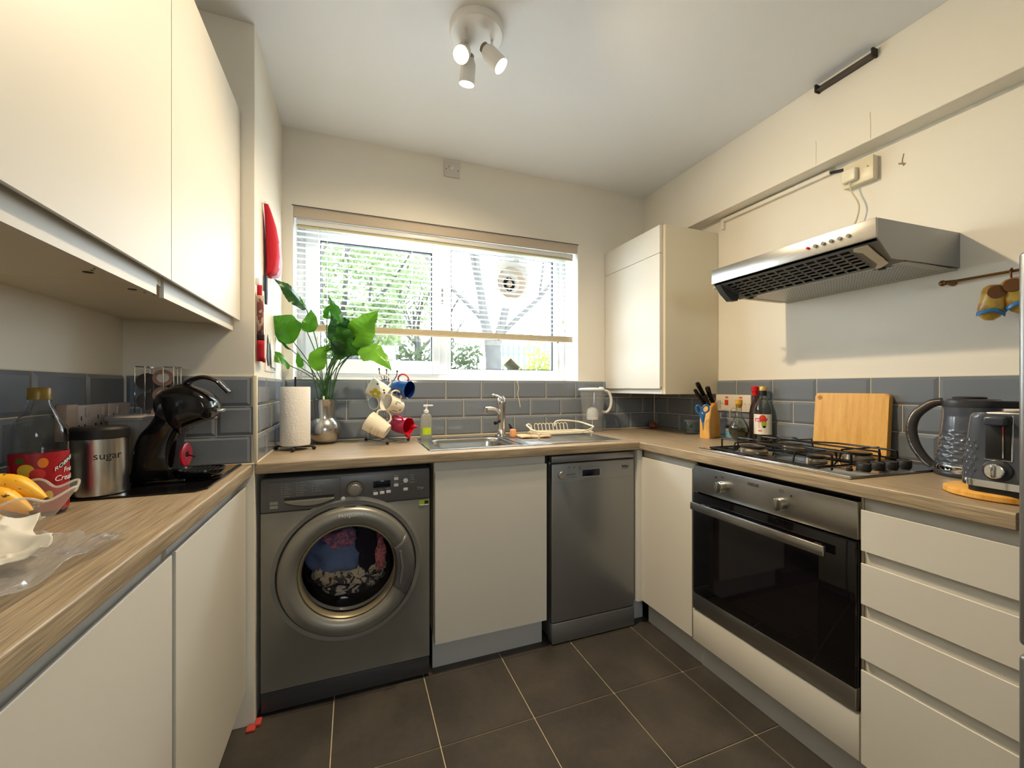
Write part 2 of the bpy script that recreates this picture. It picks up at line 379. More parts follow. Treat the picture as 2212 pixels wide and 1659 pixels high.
tiling('trim_8', 'short return of metro tiles beside the kitchen roll', (XP, YP+.003, 0), 90, YB-YP-.012, .16)
yl = at(180, 830, 'x', XL).y
tiling('trim_9', 'blue-grey metro tiles behind the sugar tin and squash bottle', (XL, .3, 0), 90, YP-.31, (yl-.3) % .2022)
g = G().box(XP-.004, XP+.009, YP-.009, YP+.003, .905, 1.212, .002)
struct(g.build('trim_10', M['cream']), 'cream plastic edging on the tiled wall corner', 'trim')
g = G().box(XP, XP+.007, YP-.005, YB, .905, .910, .001).box(XL+.01, XP, YP-.016, YP-.009, .905, .910, .001).box(XP, XR-.01, YB-.016, YB-.009, .905, .910, .001)
struct(g.build('trim_11', M['wgrout']), 'cream sealant line between worktop and tiles', 'trim')

# ================================================================ WORKTOPS
def worktop(name, label, loc, rz, L, D, holes=None):
    """front edge towards local -Y; rounded top and bottom noses"""
    T = .038; r = .0045; prof = []
    for cy, cz, a0 in ((r, -T+r, 270), (r, -r, 180)):
        for k in range(6): a = R(a0-18*k); prof.append((cy+r*math.cos(a), cz+r*math.sin(a)))
    dd = .05; prof = [(dd, -T)]+prof+[(dd, 0)]
    g = G().prism(prof, 'x', 0, L)
    if not holes: g.box(0, L, dd, D, -T, 0)
    else:
        a, b, c, d = holes
        g.box(0, a, dd, D, -T, 0).box(b, L, dd, D, -T, 0).box(a, b, dd, c, -T, 0).box(a, b, d, D, -T, 0)
    o = g.build(name, M['wood'], ang=50); o.location = loc; o.rotation_euler = (0, 0, R(rz))
    return tag(o, label, 'worktop')
worktop('worktop', 'wood-effect worktop running under the window with the sink set in', (XP+.001, YP, WT), 0, 1.302-XP, YB-YP-.002, (.335-XP, .715-XP, .10, .42))
worktop('worktop', 'wood-effect worktop along the right wall under the hob and kettle', (1.302, YB-.002, WT), -90, YB-.436, .586)
worktop('worktop', 'narrow wood-effect worktop on the left under the coffee machine', (-.325, -.3, WT), 90, YP-.002+.3, .353)

# ================================================================ CABINETS
def jfront(g, x0, x1, z0, z1, zr, y=0, th=.02, inv=False, inset=0.0):
    """handleless door: flat front, finger channel, raised back lip up to zr"""
    if not inv:
        g.box(x0, x1, y, y+th, z0, z1-.030)
        g.prism([(y, z1-.0015), (y+.0015, z1), (y+.006, z1-.001), (y+.010, z1-.012), (y+th, z1-.014), (y+th, z1-.03), (y, z1-.03)], 'x', x0, x1)
        g.box(x0+inset, x1-inset, y+th-.002, y+th+.004, z1-.022, zr)
    else:
        g.box(x0, x1, y, y+th, z0+.030, z1)
        g.prism([(y, z0+.0015), (y+.0015, z0), (y+.006, z0+.001), (y+.010, z0+.012), (y+th, z0+.014), (y+th, z0+.03), (y, z0+.03)], 'x', x0, x1)
        g.box(x0+inset, x1-inset, y+th-.002, y+th+.006, zr, z0+.022)
def base_unit(label, loc, rz, w, D, doors, plinth=True, sides=True, name='base_cabinet', z0=.128, z1=.829, inset=0):
    t = thing(name, label, 'cabinet', loc, rz)
    g = G(); y = .024
    g.box(0, .016, y, D, .15, .864).box(w-.016, w, y, D, .15, .864).box(.016, w-.016, y, D, .15, .166).box(.016, w-.016, D-.008, D, .166, .864)
    g.build('carcass', M['carc'], t, smooth=False)
    for i, (a, b) in enumerate(doors):
        d = G(); jfront(d, a+.0015, b-.0015, z0, z1, .864, inset=inset); bmesh.ops.remove_doubles(d.bm, verts=d.bm.verts, dist=1e-5); d.build('door', M['cab'], t, smooth=False)
    if plinth: G().box(0, w, .055, .07, 0, .148).build('plinth', M['plinth'], t, smooth=False)
    return t
# under the sink
base_unit('cream handleless cabinet under the sink between washing machine and dishwasher', (.3075, 1.675, 0), 0, .502, .55, [(0, .502)])
# left run, front plane x = -.345
base_unit('cream base cabinet on the left, the one reaching the wall corner', (-.345, 1.045, 0), 90, .611, .325, [(.008, .609)], inset=.004)
base_unit('cream base cabinet on the left nearest the viewer', (-.345, .02, 0), 90, 1.017, .325, [(0, .5), (.5, .9985+.018)], inset=.004)
# right run, front plane x = 1.325
base_unit('tall-fronted cream corner cabinet between dishwasher and oven', (1.325, 1.69, 0), -90, .342, .54, [(.01, .342)], z0=.124)
# oven housing
t = thing('oven_housing', 'cream cabinet panel below and around the built-in oven', 'cabinet', (1.325, 1.346, 0), -90)
g = G().box(0, .003, .02, .54, .12, .864).box(.605, .612, .02, .54, .12, .864).box(.003, .605, .03, .54, .15, .24); g.build('carcass', M['carc'], t, smooth=False)
G().box(.002, .61, 0, .02, .12, .249, .0015).build('front_panel', M['cab'], t)
G().box(0, .612, .053, .068, 0, .148).build('plinth', M['plinth'], t, smooth=False)
# drawers
t = thing('drawer_unit', 'cream stack of four handleless drawers between oven and fridge', 'drawer unit', (1.325, .7325, 0), -90)
W_ = .305
g = G().box(0, .016, .026, .54, .12, .864).box(W_-.016, W_, .026, .54, .12, .864).box(.016, W_-.016, .026, .54, .15, .166).box(.016, W_-.016, .5, .508, .166, .86); g.build('carcass', M['carc'], t, smooth=False)
for z0, z1, zr in ((.715, .829, .864), (.566, .680, .712), (.414, .531, .563), (.12, .382, .411)):
    d = G(); jfront(d, .0015, W_-.001, z0, z1, zr); d.build('drawer_front', M['cab'], t, smooth=False)
G().box(0, W_, .053, .068, 0, .148).build('plinth', M['plinth'], t, smooth=False)
# corner post beside the dishwasher
g = G().prism([(1.297, 1.69), (1.300, 1.676), (1.310, 1.672), (1.326, 1.672), (1.326, 1.695), (1.35, 1.695), (1.35, 1.72), (1.297, 1.72)], 'z', .12, .864)
tag(g.build('corner_post', M['cab']), 'narrow cream corner filler strip right of the dishwasher', 'filler strip')
tag(G().box(1.30, 1.379, 1.735, 1.75, 0, .148).build('plinth', M['plinth'], smooth=False), 'short grey-white plinth piece between dishwasher and corner cabinet', 'plinth')

# ---- wall cabinets
def wall_unit(label, loc, rz, w, D, z0, z1, zd, doors, rail, extra=None, inset=.0):
    t = thing('wall_cabinet', label, 'wall cabinet', loc, rz)
    g = G().box(0, w, .022, D, z0, z1, .001, 1); g.build('carcass', M['carc'], t)
    for a, b, za, zb in doors:
        d = G()
        if za == zd: jfront(d, a+.001, b-.001, za, zb, rail, inv=True, inset=inset)
        else: d.box(a+.001, b-.001, 0, .02, za, zb, .0012, 1)
        d.build('door' if za == zd else 'top_panel', M['cab'], t, smooth=False)
    return t
for i, (y0, y1) in enumerate(((.483, 1.0825), (1.0835, 1.655))):
    t = wall_unit(('long cream wall cabinet on the left, the nearer one', 'cream wall cabinet on the left next to the wall corner')[i], (-.362, y0, 0), 90, y1-y0, .317, 1.385, 2.115, 1.397, [(0, y1-y0, 1.397, 2.113)], 1.362, inset=(.02, .012)[i])
    g = G()
    for (x, y, r) in (((.52, .10, .008), (.5, .085, .0025), (.485, .075, .0018)) if i == 0 else ((.06, .09, .008), (.09, .08, .0025), (.11, .07, .002))): g.cyl((x, y, 1.3842), (x, y, 1.388), r, n=14)
    g.build('fixing_hole', M['mblack'], t)
wall_unit('cream boiler-height wall cabinet in the corner right of the window', (1.50, YB-.002, 0), -90, YB-1.735, .388, 1.134, 2.025, 1.163, [(0, YB-1.751, 1.163, 1.876), (0, YB-1.751, 1.879, 2.025)], 1.136)

# ================================================================ WASHING MACHINE
t = thing('washing_machine', 'graphite grey front-loading washing machine filled with laundry', 'washing machine', (-.307, 1.682, 0))
W_ = .595; cx, cz = .293, .482
g = G()
# body with a round opening: front plate ring + box behind
N = 64
outer = []
for k in range(N):
    a = 2*math.pi*k/N; c_, s_ = math.cos(a), math.sin(a)
    x0, x1, z0, z1 = .0-cx, W_-cx, .085-cz, .722-cz
    tt = min([q for q in ((x1/c_ if c_ > 1e-6 else 9), (x0/c_ if c_ < -1e-6 else 9), (z1/s_ if s_ > 1e-6 else 9), (z0/s_ if s_ < -1e-6 else 9))])
    outer.append((cx+c_*tt, cz+s_*tt))
for c_ in ((0, .085), (W_, .085), (0, .722), (W_, .722)):
    i = min(range(N), key=lambda k: (outer[k][0]-c_[0])**2+(outer[k][1]-c_[1])**2); outer[i] = c_
def circ(r, n=N, cx_=None, cz_=None): return [((cx if cx_ is None else cx_)+r*math.cos(2*math.pi*k/n), (cz if cz_ is None else cz_)+r*math.sin(2*math.pi*k/n)) for k in range(n)]
L3 = lambda P, y: [(p[0], y, p[1]) for p in P]
g.loops([L3(outer, .55), L3(outer, .003), L3([(cx+(p[0]-cx)*.995, cz+(p[1]-cz)*.995) for p in outer], 0), L3(circ(.275), 0), L3(circ(.262), -.006), L3(circ(.248), -.004), L3(circ(.243), .012), L3(circ(.20), .03), L3(circ(.17), .06)], True)
g.build('body', M['graph'], t, ang=28)
G().box(0, W_, .002, .55, .722, .845, .006, 3).box(.0, W_, 0, .02, .724, .838, .004).build('control_panel', M['graph2'], t)
G().box(0.001, W_-.001, .003, .02, .012, .083, .004).build('kick_plate', M['graph3'], t)
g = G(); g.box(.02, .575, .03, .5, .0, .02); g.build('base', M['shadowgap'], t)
# door: ring
d = G().loops([L3(circ(.240), .01), L3(circ(.2415), -.010), L3(circ(.238), -.022), L3(circ(.230), -.029), L3(circ(.210), -.034), L3(circ(.193), -.031), L3(circ(.176), -.020), L3(circ(.166), .012)])
door = d.build('door', M['graph'], t, ang=60)
d = G().loops([L3(circ(.174), -.0185), L3(circ(.170), -.021), L3(circ(.166), -.017), L3(circ(.163), .008)])
d.build('inner_rim', mat('champagne_rim', (150, 140, 116), .35, .5), door, ang=60)
# bowl glass
g = G(); prof = [(.165, .002), (.160, .012), (.148, .030), (.115, .044), (.06, .050), (.0001, .051)]
g.lathe([(r, z) for r, z in prof], n=48, M=Matrix.Translation((cx, 0, cz)) @ Matrix.Rotation(R(-90), 4, 'X'), cap0=False)
g.build('door_glass', thin_glass('washer_glass', (.86, .86, .90), ior=1.2), door)
# handle recess and grip on the right of the door
g = G(); hx = .175
pts = [(cx+.235*math.cos(R(a)), -.031, cz+.235*math.sin(R(a))) for a in range(-30, 34, 4)]
ins = [(cx+.175*math.cos(R(a*.75)), -.043, cz+.150*math.sin(R(a))) for a in range(-30, 34, 4)]
mid = [((p[0]+q[0])/2+.004, -.047, (p[2]+q[2])/2) for p, q in zip(pts, ins)]
bk = [(q[0]-.008, -.024, q[2]) for q in ins]; bo = [(p[0]+.004, -.02, p[2]) for p in pts]
g.loops([bo, pts, mid, ins, bk], closed=False)
door_grip = g.build('door_grip', M['graph2'], door, solid=.003, ang=50)
g = G().tube([(cx+.182, -.049, cz-.062), (cx+.190, -.0505, cz), (cx+.182, -.049, cz+.062)], .004, 8)
g.build('grip_edge', M['graph'], door)
text('Hotpoint', .022, M['wink'], door, (cx+.004, -.0372, cz+.2155), spacing=1.02)
# dark drum behind, laundry
G().loops([L3(circ(.168), .02), L3(circ(.2), .12), L3(circ(.2), .40)], True, False, True).build('drum', M['mblack'], t, flip=False)
def cloth(name, c, seed, ctr, sc, mt):
    rnd = random.Random(seed); g = G()
    ph = [rnd.uniform(0, 6.28) for _ in range(8)]; fr = [rnd.uniform(2, 7) for _ in range(8)]
    def f(u, v):
        a = 2*math.pi*u; b = math.pi*v; r = 1
        for k in range(8): r += .075*math.sin(fr[k]*(a if k % 2 else b)+ph[k]+2*math.sin(b*2+ph[-k]))*math.sin(b)
        return (ctr[0]+sc[0]*r*math.sin(b)*math.cos(a), ctr[1]+sc[1]*r*math.cos(b), ctr[2]+sc[2]*r*math.sin(b)*math.sin(a))
    g.sheet(f, 44, 26); bmesh.ops.remove_doubles(g.bm, verts=g.bm.verts, dist=1e-5)
    return g.build(name, mt, None, world=False, ang=180)
def wm(o, label, grp=None): o.location = (-.307, 1.682, 0); return tag(o, label, 'laundry', grp)
lb = mat('denim_blue_cloth', (104, 122, 160), .9, bump=.4, bscale=300, noise=.12, nscale=14)
dk = mat('black_purple_cloth', (24, 18, 32), .95, bump=.3, bscale=300)
def pat(name, a, b, sc, e0=.45, e1=.55):
    m = ramp_mat(name, [(e0, a), (e1, b)], .9, sc, (1, 1, 1), 2, 1.5, bump=.2); return m
pk = pat('pink_print_cloth', (196, 120, 132), (120, 90, 128), 60)
cr = pat('cream_brown_print', (196, 178, 148), (92, 70, 60), 16, .56, .6)
zb = pat('black_white_print', (40, 34, 38), (186, 172, 156), 24, .5, .55)
wm(cloth('laundry', 0, 1, (cx-.035, .150, cz+.025), (.115, .07, .095), lb), 'blue cloth in the middle of the washing machine drum')
wm(cloth('laundry', 0, 2, (cx+.065, .115, cz+.040), (.042, .04, .095), dk), 'near-black cloth right of the blue one behind the washer glass')
wm(cloth('laundry', 0, 3, (cx-.035, .098, cz+.085), (.060, .03, .036), pk), 'pink patterned cloth at the top of the washing machine drum')
wm(cloth('laundry', 0, 4, (cx-.085, .135, cz-.055), (.06, .05, .055), cr), 'cream and brown patterned cloth low left behind the washer glass')
wm(cloth('laundry', 0, 5, (cx+.03, .125, cz-.07), (.095, .045, .045), pat('cream_grey_print', (206, 190, 160), (70, 66, 66), 30, .52, .58)), 'cream patterned cloth along the bottom of the washer glass')
wm(cloth('laundry', 0, 6, (cx+.0, .118, cz-.115), (.09, .035, .03), zb), 'black and white patterned cloth at the very bottom of the drum')
wm(cloth('laundry', 0, 7, (cx+.115, .112, cz+.01), (.022, .03, .07), pat('coral_print', (206, 120, 116), (150, 80, 90), 50)), 'coral cloth at the right edge of the washing machine drum')
# detergent drawer
dr = G().box(.022, .262, -.003, .004, .728, .832, .002).build('detergent_drawer', M['graph2'], t)
g = G(); n = 20
up_ = [(.075+.165*k/n, 0, .763) for k in range(n+1)]
lo = [(.075+.165*k/n, 0, .763-.020*math.sin(math.pi*k/n)**.7) for k in range(n+1)]
g.loops([[(p[0], -.0035, p[2]) for p in up_], [(p[0], -.012, p[2]-.004) for p in up_], [(p[0], -.012, p[2]-.001) for p in lo], [(p[0], -.0035, p[2]-.009) for p in lo]], closed=False)
g.build('drawer_grip', M['graph'], dr, solid=.001)
G().prism([(p[0], p[2]+.001) for p in lo]+[(.240, .772), (.075, .772)], 'y', -.0037, -.0033).build('drawer_recess', M['mblack'], dr)
rr = random.Random(7)
g = G()
for cxx in (.052, .090, .125): pass
for j, (x0, zt) in enumerate(((.065, .822), (.115, .824), (.165, .826))):
    for k in range(6 if j < 2 else 5):
        z = zt-k*.0085; g.box(x0, x0+.004, -.0045, -.003, z-.003, z); g.box(x0+.009, x0+.009+rr.uniform(.012, .032), -.0043, -.003, z-.0025, z-.0006)
g.box(.030, .055, -.0043, -.003, .752, .762).box(.030, .055, -.0043, -.003, .738, .748)
g.build('programme_print', mat('dim_print', (150, 146, 138), .5), dr, smooth=False)
# dial
dl = G().lathed((.312, 0, .786), (0, -1, 0), [(.030, 0), (.030, .006), (.027, .010), (.0265, .010)], 40).build('dial', M['graph2'], t)
G().lathed((.312, -.009, .786), (0, -1, 0), [(.0215, 0), (.0205, .014), (.018, .016), (.001, .017)], 32).build('dial_knob', mat('soft_silver', (150, 146, 140), .3, .7), dl)
G().tube([(.312+.0285*math.cos(2*math.pi*k/32), -.008, .786+.0285*math.sin(2*math.pi*k/32)) for k in range(32)], .0014, 6, True).build('dial_ring', M['brass'], dl)
g = G()
for k in range(18): a = 2*math.pi*k/18; g.box(.312+.0243*math.cos(a)-.001, .312+.0243*math.cos(a)+.001, -.0108, -.0098, .786+.0243*math.sin(a)-.001, .786+.0243*math.sin(a)+.001)
g.build('dial_marks', M['wink'], dl, smooth=False)
G().box(.378, .442, -.002, .002, .782, .808, .001).build('display', mat('navy_display', (16, 22, 38), .1), t)
for x, z in ((.387, .760), (.411, .762), (.435, .764), (.464, .812), (.464, .787), (.500, .768)):
    G().box(x-.0085, x+.0085, -.004, .002, z-.0055, z+.0055, .0015).build('button', M['white'], t)
G().lathed((.500, .002, .802), (0, -1, 0), [(.0095, 0), (.0095, .005), (.008, .007), (.001, .007)], 24).build('start_button', M['white'], t)
G().lathed((.272, .002, .752), (0, -1, 0), [(.0075, 0), (.0075, .005), (.006, .006), (.001, .006)], 20).build('power_button', M['white'], t)
g = G()
for x, z, w_ in ((.378, .771, .012), (.402, .773, .010), (.426, .775, .013), (.456, .822, .016), (.456, .797, .014), (.516, .820, .018), (.518, .811, .014), (.519, .803, .017), (.514, .793, .022), (.482, .789, .006)): g.box(x, x+w_, -.0013, 0, z, z+.0018)
for k in range(9): a = rr.uniform(0, 6.3); r = rr.uniform(.003, .013); g.box(.556+r*math.cos(a), .556+r*math.cos(a)+.004, -.0013, 0, .765+r*math.sin(a)*.7, .768+r*math.sin(a)*.7)
g.build('panel_print', mat('dim_print2', (170, 168, 162), .5), t, smooth=False)
st = G().box(.553, .592, -.0015, .0, .697, .716).build('sticker', mat('lime_sticker', (150, 176, 40), .5), t, smooth=False)
G().box(.574, .590, -.002, -.001, .702, .715).build('sticker_panel', M['ink'], st, smooth=False)
G().box(.555, .590, -.002, -.001, .697, .700).build('sticker_text', M['wink'], st, smooth=False)
g = G().box(-.012, .006, -.022, .01, .001, .012, .002).box(-.035, -.008, -.040, -.012, .001, .009, .002)
tag(g.build('torn_paper', mat('red_scrap', (200, 70, 60), .7), origin=(0, 0, 0)), 'small crumpled red scrap on the floor at the foot of the wall corner', 'scrap').location = (-.305, 1.665, 0)
# near-black panel painting the shade in the cavity behind the washing machine
tag(G().box(XP+.002, .306, 2.24, 2.25, 0, .86).build('cavity_shade_panel', M['shadowgap'], smooth=False), 'near-black panel standing in for the shade behind the washing machine', 'board')
# end panel of the left run / plinth beside the washing machine
0 and tag(G().prism([(XL+.005, 1.02), (-.40, 1.02), (-.40, 1.648), (XL+.005, 1.648)], 'z', 0, .148).build('plinth', M['plinth'], smooth=False), 'grey-white plinth under the cream cabinet on the left', 'plinth')

# ================================================================ DISHWASHER
t = thing('dishwasher', 'slim silver free-standing dishwasher under the worktop', 'dishwasher', (.838, 1.682, 0))
w_ = .450
G().box(0, w_, .03, .55, .02, .852, .002).build('body', M['silver2'], t)
G().box(0, w_, .002, .05, .826, .858, .005, 3).build('top_rim', M['silver'], t)
dd = G().box(0, w_, 0, .03, .1, .822, .006, 3).build('door', M['silver'], t)
G().box(.001, w_-.001, -.002, .05, .006, .097, .003).build('kick_plate', M['silver2'], t)
g = G()
for x in (.02, w_-.05):
    g.box(x, x+.03, .05, .09, 0, .022)
g.build('foot', M['mblack'], t)
G().lathed((.047, 0, .772), (0, -1, 0), [(.019, 0), (.018, .014), (.0165, .016), (.001, .016)], 32).build('knob', mat('knob_silver', (190, 188, 184), .25, .8), dd)
G().box(.158, .252, -.0012, .01, .754, .786, .003).build('grip_recess', mat('recess_navy', (18, 20, 36), .2), dd)
G().tube([(.158, -.002, .753), (.205, -.0035, .7535), (.252, -.002, .755), (.253, -.002, .786)], .0015, 6).build('grip_lip', M['chrome'], dd)
g = G()
for x, z in ((.085, .800), (.112, .800), (.14, .797), (.14, .788)): g.box(x, x+.005, -.0008, .0, z, z+.005)
for z in (.805, .797, .789): g.box(.148, .158, -.0008, 0, z, z+.0012)
g.box(.075, .12, -.0012, 0, .768, .771).box(.08, .125, -.0008, 0, .758, .7592).box(.10, .125, -.0008, 0, .753, .7542).box(.165, .25, -.0008, 0, .797, .798)
g.build('panel_print', mat('grey_print', (80, 82, 86), .5), dd, smooth=False)
text('beko', .020, M['ink'], dd, (.397, -.0008, .789), rot=(90, 0, 0))
G().tube([(.38, -.001, .779), (.40, -.001, .777), (.414, -.001, .782)], .0009, 5).build('underline', M['ink'], dd)
G().box(.001, w_-.001, -.0006, .001, .737, .7376).build('crease', M['silver2'], dd, smooth=False)

# ================================================================ OVEN
t = thing('built_in_oven', 'built-in oven with black glass door and steel control panel', 'oven', (1.325, 1.3415, 0), -90)
w_ = .602
G().box(.005, w_-.005, .022, .52, .252, .846).build('body', M['mblack'], t)
p = G().box(0, w_, 0, .022, .740, .847, .0015).build('control_panel', M['steel'], t)
dd = G().box(0.003, w_-.003, -.004, .018, .322, .735, .002).build('door', M['bglass'], t)
G().box(0.003, w_-.003, -.005, .018, .256, .320, .0015).build('door_trim', M['steel'], dd)
G().box(.085, .50, -.0046, -.0038, .36, .66).build('door_window', mat('smoked_glass', (18, 15, 18), .03), dd, smooth=False)
h = G().box(.030, .540, -.048, -.034, .676, .706, .003).build('handle', M['steel'], dd)
g = G().box(.05, .07, -.035, -.004, .684, .698, .002).box(.49, .51, -.035, -.004, .684, .698, .002); g.build('handle_mount', M['steel'], h)
for x, z in ((.145, .788), (.382, .785)):
    k = G().lathed((x, 0, z), (0, -1, 0), [(.0205, 0), (.0195, .022), (.018, .0235), (.001, .0235)], 32).build('knob', M['steelv'], p)
    G().box(x-.0055, x+.0055, -.034, -.020, z-.0195, z+.0195, .003).build('knob_grip', M['steelv'], k)
g = G().lathed((.115, .0, .818), (0, -1, 0), [(.0035, 0), (.003, .0012)], 12); g.build('indicator', M['ink'], p)
g = G().lathed((.413, .0, .818), (0, -1, 0), [(.0035, 0), (.003, .0012)], 12); g.build('indicator', M['ink'], p)
g = G()
for k in range(4): g.box(.139, .151, -.0006, .0, .820+k*.0022, .8208+k*.0022)
for a, b, c_, d_ in ((.374, .386, .822, .823), (.374, .386, .830, .831), (.374, .375, .822, .831), (.385, .386, .822, .831)): g.box(a, b, -.0006, 0, c_, d_)
g.build('panel_print', M['ink'], p, smooth=False)
text('neue', .024, M['ink'], p, (.277, -.0006, .826), spacing=.95)
G().box(0, w_, .024, .4, .849, .866).build('vent_gap', M['shadowgap'], t, smooth=False)

# ================================================================ HOB
t = thing('gas_hob', 'steel gas hob with four burners and black pan supports', 'hob', (1.375, 1.360, WT), -4)     # local x -> into the wall, local y -> away from the camera
D_, L_ = .485, .60    # depth, length (0 .. -L along y)
g = G().box(0, D_, -.598, 0, 0, .008, .003); g.build('hob_plate', mat('mirror_steel', (150, 150, 150), .12, 1), t)
G().box(-.002, .006, -.600, .002, .001, .010, .003).build('front_trim', M['chrome'], t)
for bx, by, r in ((.135, -.145, .046), (.355, -.14, .034), (.140, -.395, .027), (.36, -.385, .04)):
    b = G().lathe([(r+.006, 0), (r+.006, .006), (r, .012), (r-.004, .016)], (bx, by, .008), 36).build('burner', mat('burner_alloy', (150, 140, 124), .35, .8), t)
    G().lathe([(r-.002, .016), (r, .018), (r, .022), (r-.003, .0245), (.001, .0245)], (bx, by, .008), 36).build('burner_cap', mat('burner_cap_black', (30, 28, 28), .3), b)
    G().cyl((bx-r-.012, by, .008), (bx-r-.012, by, .024), .0025, n=10).build('igniter', M['white'], b)
for k, yy in enumerate((-.535, -.535, -.535, -.535)):
    kx = .155+.062*k
    q = G().lathe([(.0195, 0), (.0185, .016), (.017, .018), (.001, .018)], (kx, yy, .008), 28).box(kx-.005, kx+.005, yy-.020, yy+.020, .012, .030, .003).build('control_knob', M['mblack'], t)
G().lathe([(.009, 0), (.008, .008), (.001, .009)], (.10, -.53, .008), 16).build('ignition_button', M['mblack'], t)
for (x0, x1) in ((.035, .240), (.252, .460)):
    for (ya, yb) in ((-.48, -.025),):
        g = G(); b0 = .012; z1 = .048
        g.tube([(x0, ya, b0), (x1, ya, b0), (x1, yb, b0), (x0, yb, b0)], .0035, 8, True)
        for fx in (.3, .72):
            xx = x0+(x1-x0)*fx
            g.tube(spline([(xx, yb, b0), (xx, yb, z1-.006), (xx, yb-.008, z1), (xx, yb-.09, z1), ((x0+x1)/2+(fx-.5)*.03, yb-.145, z1-.004), (xx, ya+.20, z1), (xx, ya+.06, z1), (xx, ya+.008, z1), (xx, ya, z1-.006), (xx, ya, b0)], 3), .0035, 8)
        for yy in (yb-.12, ya+.085): g.tube([(x0+.01, yy, z1-.002), (x1-.01, yy, z1-.002)], .0032, 6); g.tube([(x0+.01, yy, z1-.002), (x0, yy, b0)], .0032, 6); g.tube([(x1-.01, yy, z1-.002), (x1, yy, b0)], .0032, 6)
        g.build('pan_support', mat('black_enamel_wire', (18, 17, 18), .25), t)

# ================================================================ COOKER HOOD
t = thing('cooker_hood', 'stainless steel visor cooker hood on the right wall', 'cooker hood', (XR, 1.352, 0), -90)
w_ = .598
prof = [(0, 1.686), (-.440, 1.672), (-.447, 1.669), (-.45, 1.617), (-.445, 1.612), (-.38, 1.560), (0, 1.570)]
G().prism(prof, 'x', 0, .004).prism(prof, 'x', w_-.004, w_).box(.004, w_-.004, -.440, 0, 1.668, 1.672).build('canopy', mat('hood_side_steel', (150, 152, 154), .42, .85), t)
G().box(-.001, w_+.001, -.454, -.446, 1.612, 1.672, .002).build('fascia', M['steel'], t)
# sloping underside grille with slots: bars
g = G(); A = Vector((0, -.435, 1.607)); B = Vector((0, -.30, 1.560))
def sl(x0, x1, a, b, e=.0, gg=None):
    d = (B-A); n_ = Vector((0, d.z, -d.y)).normalized()
    P = [A+d*a+Vector((x0, 0, 0)), A+d*a+Vector((x1, 0, 0)), A+d*b+Vector((x1, 0, 0)), A+d*b+Vector((x0, 0, 0))]
    gg.loops([P, [p+n_*.002 for p in P]], True, True, True)
d = B-A
sl(.004, w_-.004, 0, .08, gg=g); sl(.004, w_-.004, .92, 1.0, gg=g)
nb = 13; xa, xb = .045, w_-.085
sl(.004, xa, .08, .92, gg=g); sl(xb, w_-.004, .08, .92, gg=g)
for i in range(nb+1): x = xa+(xb-xa)*i/nb; sl(x-.0035, x+.0035, .08, .92, gg=g)
for j in range(1, 6): v = .08+.84*j/6; sl(xa, xb, v-.028, v+.028, gg=g)
g.build('slotted_grille', mat('grey_enamel', (116, 118, 118), .4, .4), t, smooth=False)
G().box(.006, w_-.006, -.43, -.02, 1.607, 1.610).build('inner_plate', M['mblack'], t, smooth=False)
# mesh filter
m = bpy.data.materials.new('aluminium_mesh_filter'); m.use_nodes = True; nt = m.node_tree; pb = nt.nodes['Principled BSDF']; pb.inputs['Metallic'].default_value = .7; pb.inputs['Roughness'].default_value = .4
tcn = nt.nodes.new('ShaderNodeTexCoord'); mp = nt.nodes.new('ShaderNodeMapping'); mp.inputs['Scale'].default_value = (100, 60, 0); vr = nt.nodes.new('ShaderNodeTexVoronoi'); vr.inputs['Randomness'].default_value = 0; vr.inputs['Scale'].default_value = 1
nt.links.new(tcn.outputs['Object'], mp.inputs[0]); nt.links.new(mp.outputs[0], vr.inputs['Vector']); rr_ = nt.nodes.new('ShaderNodeValToRGB'); rr_.color_ramp.elements[0].position = .25; rr_.color_ramp.elements[1].position = .4
rr_.color_ramp.elements[0].color = (.02, .02, .018, 1); rr_.color_ramp.elements[1].color = (.5, .48, .44, 1)
nt.links.new(vr.outputs['Distance'], rr_.inputs[0]); nt.links.new(rr_.outputs[0], pb.inputs['Base Color'])
f = G().box(.03, w_-.03, -.295, -.045, 1.5615, 1.5645).build('grease_filter', m, t, smooth=False)
g = G().box(.006, w_-.006, -.302, -.29, 1.558, 1.562).box(.006, w_-.006, -.045, -.002, 1.562, 1.566).box(.006, .03, -.30, -.04, 1.560, 1.564).box(w_-.03, w_-.006, -.30, -.04, 1.560, 1.564)
g.build('filter_frame', mat('pale_alloy', (170, 166, 152), .4, .6), t)
for x in (.035, w_-.09): G().box(x+.012, x+.03, -.296, -.286, 1.551, 1.559, .001).box(x, x+.05, -.2965, -.2925, 1.5545, 1.5565).build('filter_catch', M['mblack'], t)
for xa_, xb_ in ((w_-.066, w_-.036), (-.006, .010)):
    g = G(); n_ = Vector((0, (B-A).z, -(B-A).y)).normalized()*.006
    P = [A+d*.02+Vector((xa_-.004, 0, 0))+n_, A+d*.02+Vector((xb_+.004, 0, 0))+n_, A+d*.86+Vector((xb_, 0, 0))+n_, A+d*.98+Vector((xa_+.004, 0, 0))+n_, A+d*1.0+Vector((xa_-.016, 0, 0))+n_, A+d*.80+Vector((xa_+.004, 0, 0))+n_, A+d*.25+Vector((xa_+.004, 0, 0))+n_, A+d*.12+Vector((xa_-.012, 0, 0))+n_]
    g.loops([P, [p-n_*.4 for p in P]], True, True, True); g.build('visor_slide', M['cream'], t, smooth=False)
g = G()
g.prism([(-.440, 1.607), (-.41, 1.603), (-.33, 1.566), (-.338, 1.545), (-.372, 1.543), (-.41, 1.572)], 'x', .003, .03); g.build('end_cap', mat('dark_grey_plastic', (60, 62, 62), .4), t)
